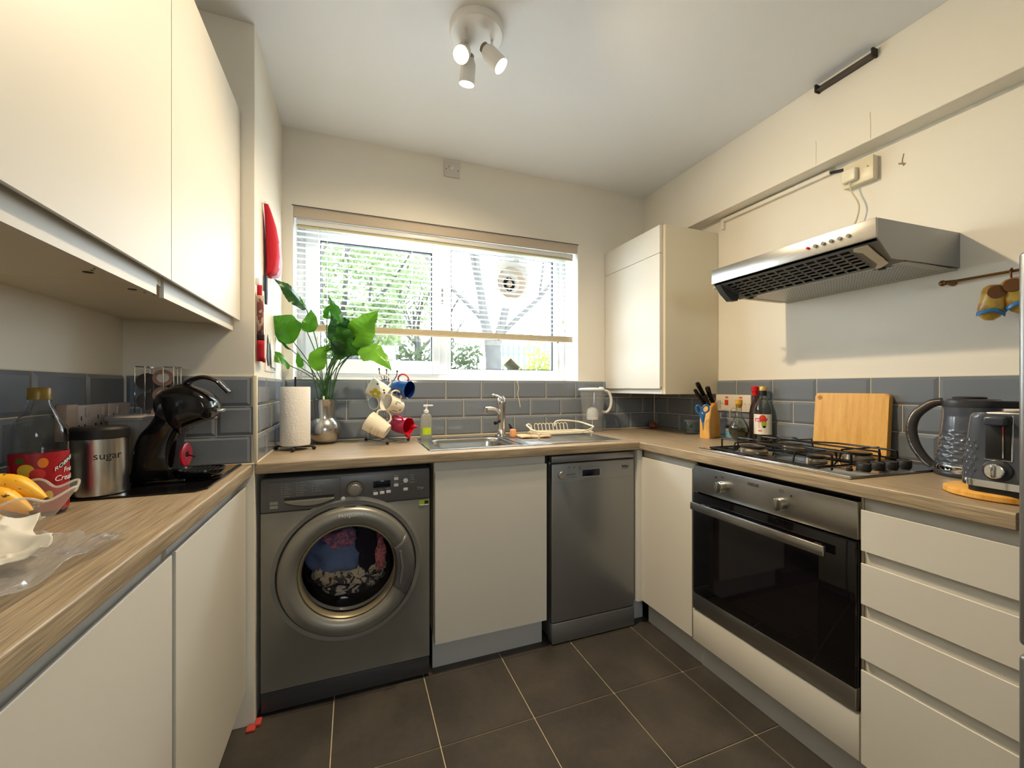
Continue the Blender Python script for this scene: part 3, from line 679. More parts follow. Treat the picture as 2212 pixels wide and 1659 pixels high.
for k in range(6):
    x = .405+.0245*k; G().cyl((x, -.4535, 1.640), (x, -.461, 1.640), .0055 if k else .004, n=16).build('push_button' if k else 'indicator_lamp', M['chrome'] if k else M['red'], t)

# ================================================================ FRIDGE FREEZER
t = thing('fridge_freezer', 'silver fridge freezer cut off at the right edge of the photo', 'fridge freezer', (1.20, .398, 0), -90)
G().box(.0, .55, .055, .66, .02, 1.43, .006).build('body', M['silver2'], t)
for a, b in ((.05, .655), (.672, 1.432)): G().box(0, .55, 0, .05, a, b, .009, 3).build('door', M['silver'], t)
G().box(.01, .54, .06, .65, 0, .03).build('base', M['mblack'], t)

# ================================================================ SINK
X0, X1, Y0, Y1 = .297, 1.245, 1.728, 2.14; bx0, bx1, by0, by1 = .345, .705, 1.768, 2.068
t = thing('sink', 'stainless steel sink with one bowl and a ridged drainer on the right', 'sink', (X0, Y0, WT))
g = G(); z = .003
inn = rrect(bx0, bx1, by0, by1, .06, 8); n = len(inn)
ccx, ccy = (bx0+bx1)/2, (by0+by1)/2; xr = .725
out = []
for p in inn:
    dx, dy = p[0]-ccx, p[1]-ccy
    tt = min((( (xr if dx > 0 else X0)-ccx)/dx if abs(dx) > 1e-6 else 9), (((Y1 if dy > 0 else Y0)-ccy)/dy if abs(dy) > 1e-6 else 9)); out.append((ccx+dx*tt, ccy+dy*tt))
# snap nearest to the corners
for c_ in ((X0, Y0), (xr, Y0), (X0, Y1), (xr, Y1)):
    i = min(range(n), key=lambda k: (out[k][0]-c_[0])**2+(out[k][1]-c_[1])**2); out[i] = c_
LL = lambda P, z: [(p[0]-X0, p[1]-Y0, z) for p in P]
def ins(P, d): return [(ccx+(p[0]-ccx)*(1-d), ccy+(p[1]-ccy)*(1-d)) for p in P]
g.loops([LL(out, 0), LL(out, z), LL(inn, z), LL(ins(inn, .02), z-.004), LL(ins(inn, .04), -.02), LL(ins(inn, .10), -.13), LL(ins(inn, .18), -.148), LL(ins(inn, .7), -.152)], True, False, True)
g.build('bowl', M['steelv'], t, ang=50)
g = G()
def dz(x):
    k = (x-.76)/(1.20-.76)
    return z if k < 0 or k > 1 else z-.004
def dr(u, v):
    x = xr+(X1-xr)*u; y = Y0+(Y1-Y0)*v; zz = z
    ex = min(x-(xr+.02), X1-.03-x, .02)/.02; ey = min(y-(Y0+.03), Y1-.03-y, .02)/.02
    e = max(0, min(ex, ey)); zz = .0048-.0030*e+.0012*e*math.cos((y-Y0)*2*math.pi/.036)*(1 if .05 < u < .9 else 0)
    return (x-X0, y-Y0, zz)
g.sheet(dr, 40, 90); g.build('drainer', M['steel'], t, ang=180)
g = G()
for a, b in (((X0, Y0), (X1, Y0)), ((X1, Y0), (X1, Y1)), ((X1, Y1), (X0, Y1)), ((X0, Y1), (X0, Y0))): g.tube([(a[0]-X0, a[1]-Y0, .002), (b[0]-X0, b[1]-Y0, .002)], .003, 8)
g.build('rim', M['chrome'], t)
G().lathe([(.035, 0), (.035, .004), (.028, .005), (.02, .001), (.001, .0005)], (ccx-X0, ccy-Y0, -.152), 28).build('waste', M['chrome'], t)

# tap
t = thing('mixer_tap', 'chrome single-lever mixer tap behind the sink', 'tap', (.742, 2.098, WT+.003))
G().lathe([(.027, 0), (.027, .006), (.0235, .010), (.0225, .10), (.0235, .14), (.0245, .165)], (0, 0, 0), 32).build('body', M['chrome'], t)
g = G().tube(spline([(-.005, -.005, .120), (-.035, -.03, .142), (-.075, -.055, .152), (-.115, -.075, .152)], 5), .01, 12, rs=None); g.lathed((-.112, -.074, .156), (0, 0, -1), [(.0125, 0), (.0125, .022), (.011, .024), (.001, .024)], 20)
g.build('spout', M['chrome'], t)
g = G().lathe([(.0245, .167), (.0255, .185), (.022, .205), (.012, .216), (.001, .218)], (0, 0, 0), 32).tube(spline([(0, .005, .205), (-.018, -.005, .212), (-.045, -.02, .222), (-.06, -.028, .219)], 5), .006, 10, rs=None)
g.build('lever', M['chrome'], t)
g = G().tube([(-.028, -.03, .085), (-.05, -.045, .078)], .0095, 12)
tag(g.build('sink_plug', M['mblack'], origin=(.0, 0, 0)), 'black rubber plug hanging on the tap', 'plug').location = (.742, 2.098, WT)

# ================================================================ CEILING SPOTLIGHT
t = thing('ceiling_spotlight', 'round white ceiling light with three swivelling spot heads, all lit', 'ceiling light', (.405, 1.405, ZC))
M['lampw'] = mat('satin_white_metal', (232, 229, 224), .35)
G().lathe([(.095, 0), (.095, -.022), (.091, -.026), (.001, -.026)], (0, 0, 0), 48).build('ceiling_plate', M['lampw'], t)
G().cyl((.035, .085, -.006), (.037, .098, -.006), .006, n=10).build('screw', M['brass'], t)
def head(px, axis, arm):
    """px: centre of the lens in plate space; axis: where it shines"""
    p = Vector(px); a = Vector(axis).normalized(); b = p-a*.085
    hd = G().lathed(b, a, [(.012, 0), (.02, .004), (.0265, .02), (.029, .085), (.0275, .086), (.026, .080)], 32)
    hd = hd.build('spot_head', M['lampw'], t)
    G().lathed(b-a*.012, a, [(.014, 0), (.0175, .003), (.0175, .022), (.014, .024)], 24).build('knurled_cap', mat('grey_knurl', (140, 134, 126), .35, .6), hd)
    G().lathed(p-a*.006, a, [(.0255, 0), (.02, .0025), (.001, .003)], 24).build('bulb', M['bulb'], hd)
    G().tube([arm, (arm[0], arm[1], arm[2]-.035), tuple(b+a*.01)], .0048, 10).build('swivel_arm', M['chrome'], t)
    l = bpy.data.lights.new('spot_bulb', 'SPOT'); l.energy = SPOT_W; l.color = (1, .80, .52); l.spot_size = R(152); l.spot_blend = 1; l.shadow_soft_size = .022
    o = bpy.data.objects.new('spot_bulb', l); col.objects.link(o); o.parent = t; o.location = p+a*.004; o.rotation_euler = a.to_track_quat('-Z', 'Y').to_euler()
SPOT_W = 52
base = Vector((.405, 1.405, ZC))
pA = at(996, 118, 'z', ZC-.105)-base; pB = at(1082, 143, 'z', ZC-.135)-base; pC = at(1008, 182, 'z', ZC-.145)-base
head(pA, (-.30, -.62, -.72), (-.045, -.02, -.024))
head(pB, (.58, -.28, -.75), (.055, -.005, -.024))
head(pC, (-.05, .25, -1), (-.02, .05, -.024))

# ================================================================ WALL FITTINGS
def plate(name, label, loc, rz, w_, h_, d_=.012, m=None, cat='socket'):
    t = thing(name, label, cat, loc, rz); G().box(-w_/2, w_/2, -d_, 0, -h_/2, h_/2, .0025).build('plate', m or M['white'], t); return t
t = plate('fused_switch', 'old white fused switch plate high on the wall above the window', (.508, YB, 2.372), 0, .086, .086, .010, mat('aged_white', (206, 200, 190), .35), 'switch')
G().box(-.006, .006, -.0155, -.010, -.006, .012, .001).build('rocker', M['white'], t)
g = G()
for x in (-.033, .033): g.cyl((x, -.0102, -.003), (x, -.0112, -.003), .003, n=10)
g.build('screw', M['brass'], t); G().box(-.022, -.017, -.0108, -.0095, .008, .013).build('indicator_lamp', mat('dull_red', (150, 60, 50), .4), t)
# hood socket on the right wall under the bulkhead
t = plate('plug_socket', 'yellowed surface socket box high above the cooker hood', (XR, 1.035, 2.018), -90, .104, .092, .034, M['cream'])
G().cyl((.034, -.0345, .008), (.034, -.0352, .008), .003, n=10).build('screw', M['brass'], t)
G().box(-.066, -.048, -.002, 0, -.036, -.02).build('filler_mark', mat('raw_plaster', (150, 140, 130), .8), t, smooth=False)
q = thing('mains_plug', 'cream three-pin plug with thin cable in the socket above the hood', 'plug', (XR-.034, 1.058, 2.012), -90)
G().box(-.026, .026, -.022, 0, -.024, .026, .006, 3).build('plug_body', mat('plug_cream', (230, 222, 200), .35), q)
p0 = Vector((XR-.045, 1.058, 1.99)); pts = spline([p0, (XR-.045, 1.052, 1.95), (XR-.035, 1.03, 1.88), (XR-.03, 1.055, 1.80), (XR-.028, 1.085, 1.74), (XR-.03, 1.085, 1.688)], 8)
G().tube(pts, .0032, 8).build('cable', mat('cable_cream', (206, 196, 170), .5), q, world=True)
# cable conduit under the bulkhead
g = G().box(XR-.018, XR, 1.15, 1.70, 2.068, 2.086, .002).box(XR-.02, XR, 1.685, 1.70, 2.03, 2.086, .002)
tag(g.build('cable_conduit', M['wall'], origin=(XR, 1.4, 2.07)), 'white cable conduit along the wall under the bulkhead', 'conduit')
g = G().tube([(XR-.008, 1.15, 2.076), (XR-.01, 1.09, 2.062)], .006, 8)
tag(g.build('cable', M['mblack'], origin=(XR, 1.1, 2.07)), 'short black cable between the conduit and the high socket box', 'cable')
g = G().tube([(XR-.0006, .905, 2.03), (XR-.0006, .91, 2.005), (XR-.0006, .905, 1.985)], .0018, 5).tube([(XR-.0006, .92, 2.0), (XR-.0006, .90, 1.99)], .003, 5)
struct(g.build('trim_12', mat('plaster_scar', (150, 132, 110), .9)), 'small plaster scars right of the high socket box', 'trim')
# bracket rail on the bulkhead/ceiling line
t = thing('ceiling_rail', 'dark grey metal bracket rail at the junction of ceiling and bulkhead', 'rail', (XB, 1.045, ZC))
G().box(-.026, 0, -.1, .1, -.040, -.034).box(-.004, 0, -.1, .1, -.040, -.012).build('channel', mat('gunmetal', (92, 86, 80), .45, .7), t)
for s_ in (-1, 1): G().box(-.028, 0, s_*.1-.004, s_*.1+.004, -.043, -.012, .001).build('end_cap', M['mblack'], t)
# cooker switch with neon rockers
t = plate('cooker_switch', 'white double socket with red rocker switches behind the oil bottle', (XR-.009, 1.625, 1.088), -90, .215, .088, .010, mat('warm_white_plate', (226, 214, 196), .3))
for x in (-.036, .050):
    G().box(x-.010, x+.010, -.0145, -.010, -.010, .016, .001).build('rocker', mat('neon_red', (210, 60, 36), .3), t)
    G().box(x-.010, x+.010, -.0106, -.010, .024, .034, .0).build('marking', mat('red_mark', (226, 110, 90), .5), t, smooth=False)
g = G()
for x in (-.062, -.070, .076, -.100, .100): g.cyl((x, -.0102, -.004), (x, -.0106, -.004), .0022, n=8)
g.build('pin_hole', M['ink'], t)
g = G()
for k in range(4): g.box(-.098+.007*k, -.095+.007*k, -.0102, -.0098, -.036, .012)
g.build('painted_reflex', M['silver'], t, smooth=False)  # silver bars painted on the plate as a reflection
tag(G().box(XR-.022, XR-.009, 1.47, 1.51, 1.052, 1.128, .002).build('switch_surround', M['mblack'], origin=(XR-.015, 1.49, 1.09)), 'narrow dark switch surround beside the red rocker switches', 'switch surround')
tag(plate('plug_socket', 'plain white socket plate on the tiles behind the kettle', (XR-.009, .60, 1.085), -90, .147, .086, .010, mat('warm_white_plate2', (226, 218, 200), .3)), None)
# double sockets on the left wall
aw = mat('aged_white_socket', (198, 186, 180), .35)
for (yc, w_, lab) in ((1.452, .150, 'white double socket on the left wall, the one nearer the bottle'), (1.596, .128, 'blank-ended white socket plate on the left wall, next to the wall corner')):
    t = plate('plug_socket', lab, (XL+.009, yc, 1.081), 90, w_, .086, .012, aw)
    for x in ((-.04, .035) if w_ > .13 else (-.03,)):
        G().box(x+.006, x+.017, -.016, -.012, .012, .036, .001).build('rocker', aw, t)
        g = G().box(x-.012, x-.008, -.0125, -.0118, .003, .014).box(x-.024, x-.018, -.0125, -.0118, -.014, -.008).box(x+.002, x+.008, -.0125, -.0118, -.014, -.008)
        g.build('pin_hole', M['ink'], t, smooth=False)
g = G().box(XL+.009, XL+.03, 1.325, 1.372, 1.038, 1.127, .002)
tag(g.build('wall_box', mat('beige_box', (196, 178, 166), .45), origin=(XL+.009, 1.35, 1.08)), 'beige blank wall box left of the double socket', 'wall box')

# ================================================================ BLIND
t = thing('venetian_blind', 'white slatted blind lowered over most of the window with a cream bottom rail', 'blind', (.515, 2.292, 2.003))
bx0_, bx1_ = WX0+.012, WX1-.022; hw0, hw1 = bx0_-.515, bx1_-.515
G().box(hw0, hw1, -.014, .014, -.028, 0, .004).build('headrail', M['white'], t)
G().box(hw0, hw1, -.010, .010, -.040, -.030, .003).build('top_slat_stack', mat('yellow_cream', (206, 194, 150), .5), t)  # flat yellowish cream, darker than the slats
slm = mat('translucent_slat', (240, 240, 236), .35, sub=.0)
sl0 = None; nsl = 17
g = G(); th_ = R(4)
g.sheet(lambda u, v: (hw0+(hw1-hw0)*u, (v-.5)*.024*math.cos(th_), .0022*math.cos((v-.5)*2.6)-(v-.5)*.024*math.sin(th_)), 1, 6)
sl0 = g.build('slat', slm, t, ang=180); sl0.location = (0, 0, -.058)
for k in range(1, nsl):
    c = sl0.copy(); col.objects.link(c); c.parent = t; c.location = (0, 0, -.058-.0274*k); c.rotation_euler = (R(random.Random(k).uniform(-4, 4)), 0, 0)
br = G()
for k in range(6): br.box(hw0, hw1, -.0125, .0125, -.547+.0053*k, -.5435+.0053*k, .0015)
br.box(hw0, hw1, -.012, .012, -.552, -.547, .002)
br.build('bottom_rail', mat('cream_rail', (224, 208, 176), .4), t)
for x in (on(707, 600, 2.292)[0], on(890, 600, 2.292)[0], on(1077, 600, 2.292)[0], on(1205, 600, 2.292)[0]):
    g = G()
    for yy in (-.012, .012): g.tube([(x-.515, yy, -.02), (x-.515, yy, -.545)], .0008, 5)
    g.build('ladder_cord', M['wink'], t)
    G().cyl((x-.515, 0, -.552), (x-.515, 0, -.557), .004, n=10).build('cord_button', M['ink'], t)
for x, zz in ((on(686, 600, 2.285)[0], -.60), (on(1214, 600, 2.285)[0], -.44)):
    g = G().tube([(x-.515, -.016, -.02), (x-.515, -.017, zz+.02)], .0009, 5).lathe([(.003, 0), (.0045, .012), (.002, .022)], (x-.515, -.017, zz), 10); g.build('pull_cord', M['cream'], t)
for x in (hw0+.075, hw0+.10, hw1-.075):
    pass
# cord end dangling below the sill
g = G().tube(spline([(.892, YB-.013, 1.208), (.90, YB-.013, 1.17), (.895, YB-.013, 1.13), (.905, YB-.013, 1.09), (.91, YB-.014, 1.055)], 4), .0022, 6)
tag(g.build('cord', M['cream'], origin=(.9, YB, 1.1)), 'cream cord dangling over the tiles below the window sill', 'cord')

# ================================================================ WINDOW FAN
t = thing('extractor_fan', 'white square extractor fan fitted in the right window pane', 'extractor fan', (.905, 2.447, 1.812))
t.scale = (1, 1, 1.1)
def sq(r, e, n=48, rx=1):   # superellipse
    P = []
    for k in range(n):
        a = 2*math.pi*k/n; c_, s_ = math.cos(a), math.sin(a); q = (abs(c_)**e+abs(s_)**e)**(-1/e); P.append((r*q*c_*rx, r*q*s_))
    return P
fl = lambda P, y: [(p[0], y, p[1]) for p in P]
G().loops([fl(sq(.126, 5), -.005), fl(sq(.126, 5), -.04), fl(sq(.118, 4), -.065), fl(sq(.108, 3.2), -.078), fl(sq(.088, 2), -.080), fl(sq(.082, 2), -.070), fl(sq(.045, 2), -.055), fl(sq(.040, 2), -.03)]).build('casing', M['white'], t, ang=60)
G().loops([fl(sq(.04, 2), -.031), fl(sq(.001, 2), -.031)]).build('throat', M['mblack'], t)
g = G().lathed((0, -.03, 0), (0, -1, 0), [(.018, 0), (.018, .018), (.015, .021), (.001, .021)], 28).box(-.038, .038, -.040, -.034, -.003, .003).box(-.003, .003, -.040, -.034, -.038, .038); g.build('hub', mat('beige_hub', (206, 190, 170), .4), t)
G().loops([fl(sq(.084, 2), -.0805), fl(sq(.06, 2), -.066), fl(sq(.058, 2), -.063)]).build('funnel_ring', mat('beige_ring', (216, 200, 184), .4), t)
G().tube([(.045, -.02, .1), (.03, -.03, .22)], .0015, 6).build('pull_cord', M['cream'], t)

# ================================================================ THINGS HANGING ON THE WALL CORNER (pillar face x = XP)
g = G()
def redm(u, v):
    # quilted oven-mitt pair, hanging: v down, u across (along y)
    top, bot = 1.865, 1.60
    z = top+(bot-top)*v; wd = .012+.10*min(1, v*1.25)**.8*(1 if v < .85 else 1-(v-.85)*1.2)
    y = 1.80+v*.03+wd*u*2.6*.6; return y, z
P = []
prof = [(0, .010, .012), (.05, .016, .016), (.15, .035, .022), (.3, .062, .030), (.5, .090, .036), (.7, .112, .038), (.85, .122, .034), (.94, .10, .028), (1, .05, .014)]
for v, wd, th in prof:
    z = 1.862-.262*v; y0_ = 1.785+.02*v; ring = []; q_ = sq(1, 3, 28)
    for k, (a, b) in enumerate(q_): ring.append((XP+.005+th*.62*(1+a), y0_+wd*.62*(1+b)*(1+.02*math.sin(9*v*3+k)), z))
    P.append(ring)
g.loops(P, True, True, True)
for f in g.bm.faces:
    cy_ = sum((v.co.y for v in f.verts))/len(f.verts); f.material_index = 1 if cy_ > 1.822+(1.862-f.verts[0].co.z)*.12 else 0
o = g.build('oven_mitt', [mat('crimson_quilt', (190, 8, 36), .7, bump=.6, bscale=70), mat('pale_pink_quilt', (232, 176, 196), .8, bump=.6, bscale=70)], origin=(XP, 1.85, 1.86), ang=180)
tag(o, 'crimson and pink quilted oven mitt hanging on the wall beside the window', 'oven mitt')
g = G().tube([(XP, 1.785, 1.862), (XP+.010, 1.785, 1.864), (XP+.011, 1.785, 1.870)], .003, 8)
tag(g.build('wall_hook', M['white'], origin=(XP, 1.775, 1.872)), 'small hook on the wall holding the crimson oven mitt', 'hook')
g = G().prism([(1.80, 1.598), (1.822, 1.604), (1.826, 1.53), (1.818, 1.488), (1.802, 1.49), (1.798, 1.54)], 'x', XP+.004, XP+.012)
tag(g.build('strap', mat('navy_strap', (30, 44, 58), .7), origin=(XP, 1.81, 1.6)), 'dark navy strap hanging below the crimson oven mitt', 'strap')
# tea towel / double glove
t = thing('tea_towel', 'folded white tea towel with red and tartan bands hanging on the wall corner', 'tea towel', (XP, 1.685, 1.53))
def tw(z): return .010+.010*math.sin((1.53-z)*30)
mr, mw, mk, mt_ = mat('towel_red', (176, 22, 38), .85, bump=.3), mat('towel_white', (228, 220, 222), .85, bump=.3), mat('towel_dark', (40, 26, 34), .9), ramp_mat('tartan_cloth', [(.45, (176, 156, 140)), (.5, (120, 70, 66))], .9, 40, (1, 6, 1), 1, bump=.1)
def band(z0, z1, m, nm, y0, y1, th=.016):
    g = G(); L = []
    for k in range(5):
        z = z0+(z1-z0)*k/4; w0 = (y1-y0)/2*(1 if z < 1.50 else max(.25, (1.54-z)/.04)); yc = (y0+y1)/2
        L.append([(XP+.004+th*(.5+.5*math.cos(2*math.pi*j/16)), yc+w0*math.sin(2*math.pi*j/16)*1.0, z) for j in range(16)])
    g.loops(L, True, True, True); return g.build(nm, m, t, world=True, ang=180)
band(1.49, 1.53, mr, 'hanging_loop', 1.668, 1.68, .016); band(1.355, 1.492, mt_, 'tartan_band', 1.664, 1.676, .022); band(1.335, 1.356, mk, 'dark_band', 1.664, 1.678, .024); band(1.262, 1.336, mr, 'red_band', 1.664, 1.680, .024)
g = G(); g.sheet(lambda u, v: (XP+.016+.004*math.sin(u*5), 1.682+.07*u*(.5+.5*min(1, v*2.5)), 1.512-.245*v), 8, 14); g.build('white_flap', mw, t, world=True, solid=.006, ang=180)
g = G(); g.sheet(lambda u, v: (XP+.017+.004*math.sin(u*5), 1.682+.072*u, 1.275-.013*v), 8, 2); g.build('red_hem', mr, t, world=True, solid=.008, ang=180)
g = G().box(XP, XP+.012, 1.676, 1.684, 1.53, 1.556, .002)
tag(g.build('wall_hook', M['white'], origin=(XP, 1.68, 1.53)), 'small white hook holding the white and red tea towel', 'hook')
# framed notice / memo holder
t = thing('memo_frame', 'thin framed memo with white paper low on the wall beside the plant', 'memo frame', (XP, 1.93, 1.235))
g = G().box(0, .004, -.10, .12, 0, .006).box(0, .004, -.10, -.094, .006, .16).box(0, .004, .114, .12, .006, .16); g.build('frame', M['white'], t)
G().prism([(-.02, .13), (.02, .12), (.13, .04), (.12, .015), (.01, .02)], 'x', .006, .0072).build('paper', M['wink'], t, smooth=False)
G().prism([(-.05, .145), (-.03, .12), (.015, .03), (-.035, .022), (-.06, .05)], 'x', .002, .0035).build('dark_card', M['mblack'], t, smooth=False)
g = G().tube([(0, 1.80, 1.226), (.006, 1.80, 1.226)], .002, 6)

# rail with clogs on the right wall
t = thing('wall_rail', 'aged brass utensil rail on the right wall beside the fridge', 'rail', (XR, .62, 1.522), 0)
G().cyl((-.030, -.12, 0), (-.030, .158, 0), .0042, n=14).build('rod', M['brass'], t)
G().ball((-.030, .165, 0), .010).cyl((-.03, .155, 0), (0, .150, 0), .007, .011, 14).build('rail_end', M['brass'], t)
pc = at(2186, 590, 'x', XR-.03)
t = thing('rail_hook', 'dark brass S hook on the utensil rail holding the wooden clogs', 'hook', (XR-.03, pc.y, 1.522))
G().tube(spline([(.006, .003, -.002), (0, 0, .008), (-.007, 0, 0), (-.004, 0, -.02), (-.002, -.002, -.035), (-.012, -.002, -.046), (-.02, 0, -.032)], 5), .0026, 8).build('hook_wire', mat('dark_brass', (96, 56, 36), .3, .8), t)
G().tube([(-.012, -.02, -.045), (-.012, .022, -.055)], .003, 8).build('cross_pin', mat('dark_brass2', (110, 60, 44), .3, .8), t)
cm = ramp_mat('painted_clog_wood', [(.42, (196, 158, 60)), (.5, (206, 172, 80)), (.62, (176, 124, 44)), (.7, (150, 40, 30))], .3, 28, (1, 1, 1), 2, bump=0)
def clog(label, loc, rot):
    t = thing('wooden_clog', label, 'clog', loc, rot=[R(a) for a in rot])
    # sole length along local -Z (toe down), opening at the top facing -Y
    L = [((.014, .012), .0), ((.021, .020), .006), ((.023, .023), .018), ((.022, .022), .032), ((.0235, .019), .048), ((.0235, .017), .062), ((.018, .013), .075), ((.008, .007), .084)]
    rings = [[(a*math.cos(2*math.pi*k/24), b*math.sin(2*math.pi*k/24)+(.004*(z > .07)), -z) for k in range(24)] for (a, b), z in L]
    G().loops(rings, True, True, True).build('clog_body', cm, t, ang=180)
    g = G(); e = Matrix.Translation((0, -.0215, -.020)) @ Matrix.Rotation(R(84), 4, 'X')
    g.lathe([(.0155, .0), (.0155, .0045), (.001, .0048)], (0, 0, 0), 24, M=e); g.build('opening', mat('clog_inside', (112, 68, 22), .5), t)
    g = G(); g.sheet(lambda u, v: ((.0245)*math.sin((u-.5)*2.6), -(.0190)*math.cos((u-.5)*2.6)-.0005, -.062-.010*v-.004*math.cos(u*6)), 14, 3); g.build('blue_band', mat('clog_blue', (60, 130, 190), .25), t, solid=.001); return t
c1 = at(2152, 625, 'x', XR-.055); c2 = at(2188, 612, 'x', XR-.05)
clog('painted yellow wooden clog hanging from the rail, the fully visible one', (c1.x, c1.y, c1.z+.012), (0, 8, -62)).scale = (1.25,)*3
clog('second painted wooden clog, half hidden behind the fridge edge', (c2.x, c2.y, c2.z+.014), (0, -10, -80)).scale = (1.25,)*3

# ================================================================ BACK WORKTOP
# kitchen roll on its holder
hx_, hy_ = -.232, 1.985
t = thing('kitchen_roll_holder', 'black wire kitchen roll holder with ball feet on the worktop', 'kitchen roll holder', (hx_, hy_, WT))
wire = mat('black_wire', (26, 24, 28), .3, .4)
g = G().tube([(-.075, .02, .014), (.075, -.03, .014)], .003, 8).tube([(-.01, .07, .014), (.0, -.08, .014)], .003, 8).cyl((0, 0, .014), (0, 0, .31), .004, n=12); g.build('wire_stand', wire, t)
for p in ((-.075, .02), (.075, -.03), (-.01, .07), (.0, -.08)): G().ball((p[0], p[1], .0085), .0085).build('ball_foot', M['mblack'], t)
t = thing('kitchen_roll', 'white embossed kitchen paper roll standing left of the plant', 'kitchen roll', (hx_, hy_, WT+.020))
paper = mat('embossed_paper', (238, 234, 228), .9, bump=.9, bscale=110)
G().lathe([(.057, 0), (.0585, .004), (.0585, .244), (.057, .248), (.021, .248), (.0205, .2), (.0205, .0)], (0, 0, 0), 48, cap0=False, cap1=False).build('paper', paper, t)
G().lathe([(.0205, .002), (.0205, .246), (.0188, .246), (.0188, .002)], (0, 0, 0), 24, cap0=False, cap1=False).build('cardboard_core', mat('cardboard', (170, 140, 104), .8), t)

# plant
vx, vy = -.128, 2.150
t = thing('plant_pot', 'round-bellied silver metal vase used as a plant pot', 'pot', (vx, vy, WT))
G().lathe([(.036, 0), (.040, .003), (.062, .022), (.0735, .055), (.072, .085), (.058, .108), (.0465, .120), (.0445, .135), (.050, .175), (.0535, .206), (.056, .209), (.052, .209), (.048, .18), (.043, .135)], (0, 0, 0), 48, cap1=False).build('vase', mat('worn_silver', (186, 182, 176), .22, 1, bump=.1, bscale=25), t)
G().lathe([(.0515, .19), (.001, .192)], (0, 0, 0), 24, cap0=False).build('soil', mat('soil', (46, 34, 26), .95, bump=1), t)
t = thing('peace_lily', 'leafy green peace lily growing in the silver pot', 'plant', (vx, vy, WT+.192))
leafm = []
for i, c in enumerate(((50, 110, 28), (70, 130, 30), (30, 74, 30), (100, 158, 40))):
    m = mat('leaf_green_%s' % 'abcd'[i], c, .3, noise=.25, nscale=18, bump=.15, bscale=60)
    pb = m.node_tree.nodes['Principled BSDF']; nt = m.node_tree; tl = nt.nodes.new('ShaderNodeBsdfTranslucent'); tl.inputs[0].default_value = (*[q*1.3 for q in lin(c)], 1)
    mx = nt.nodes.new('ShaderNodeMixShader'); mx.inputs[0].default_value = .22; nt.links.new(pb.outputs[0], mx.inputs[1]); nt.links.new(tl.outputs[0], mx.inputs[2]); nt.links.new(mx.outputs[0], nt.nodes['Material Output'].inputs[0]); leafm.append(m)
stemm = mat('stem_green', (58, 104, 42), .4)
def leaf(P0, P1, wd, roll, bend, mi, wav=.10, fold=.28):
    """blade from P0 (stem end) to P1 (tip); roll = turn of the blade about its midrib, degrees; bend = sag vector at the middle"""
    P0, P1, bend = Vector(P0), Vector(P1), Vector(bend); ax = (P1-P0); vw = (Vector((0, 0, H))-(P0+P1)/2).normalized(); side = Matrix.Rotation(R(roll), 3, ax.normalized()) @ ax.cross(vw).normalized(); nrm = ax.cross(side).normalized(); g = G(); ph = rnd.uniform(0, 6)
    def f(u, v):
        c = P0+ax*v+bend*4*v*(1-v); w_ = wd*1.12*(math.sin(math.pi*min(1, v**.66))**.9)*(1-.25*v)*(1+.07*math.sin(17*v+ph)) if 0 < v < 1 else 0
        s = (u-.5)*2
        return c+side*w_*s+nrm*(abs(s)*fold*w_+wav*1.8*w_*math.sin(11*v+ph+(2 if s > 0 else 0))*abs(s)+.05*wd*abs(math.sin(v*30-abs(s)*3))*min(1, abs(s)*2))
    g.sheet(f, 10, 40); bmesh.ops.remove_doubles(g.bm, verts=g.bm.verts, dist=1e-5)
    return g.build('leaf', leafm[mi], t, world=True, ang=180, flip=False)
def pt(u, v, y): return at(u, v, 'y', y)
def stem(pts, r=.0022): G().tube(spline(pts, 6), r, 6).build('stem', stemm, t, world=True)
b0 = lambda dx=0, dy=0: (vx+dx, vy+dy, WT+.19)
rnd = random.Random(11)
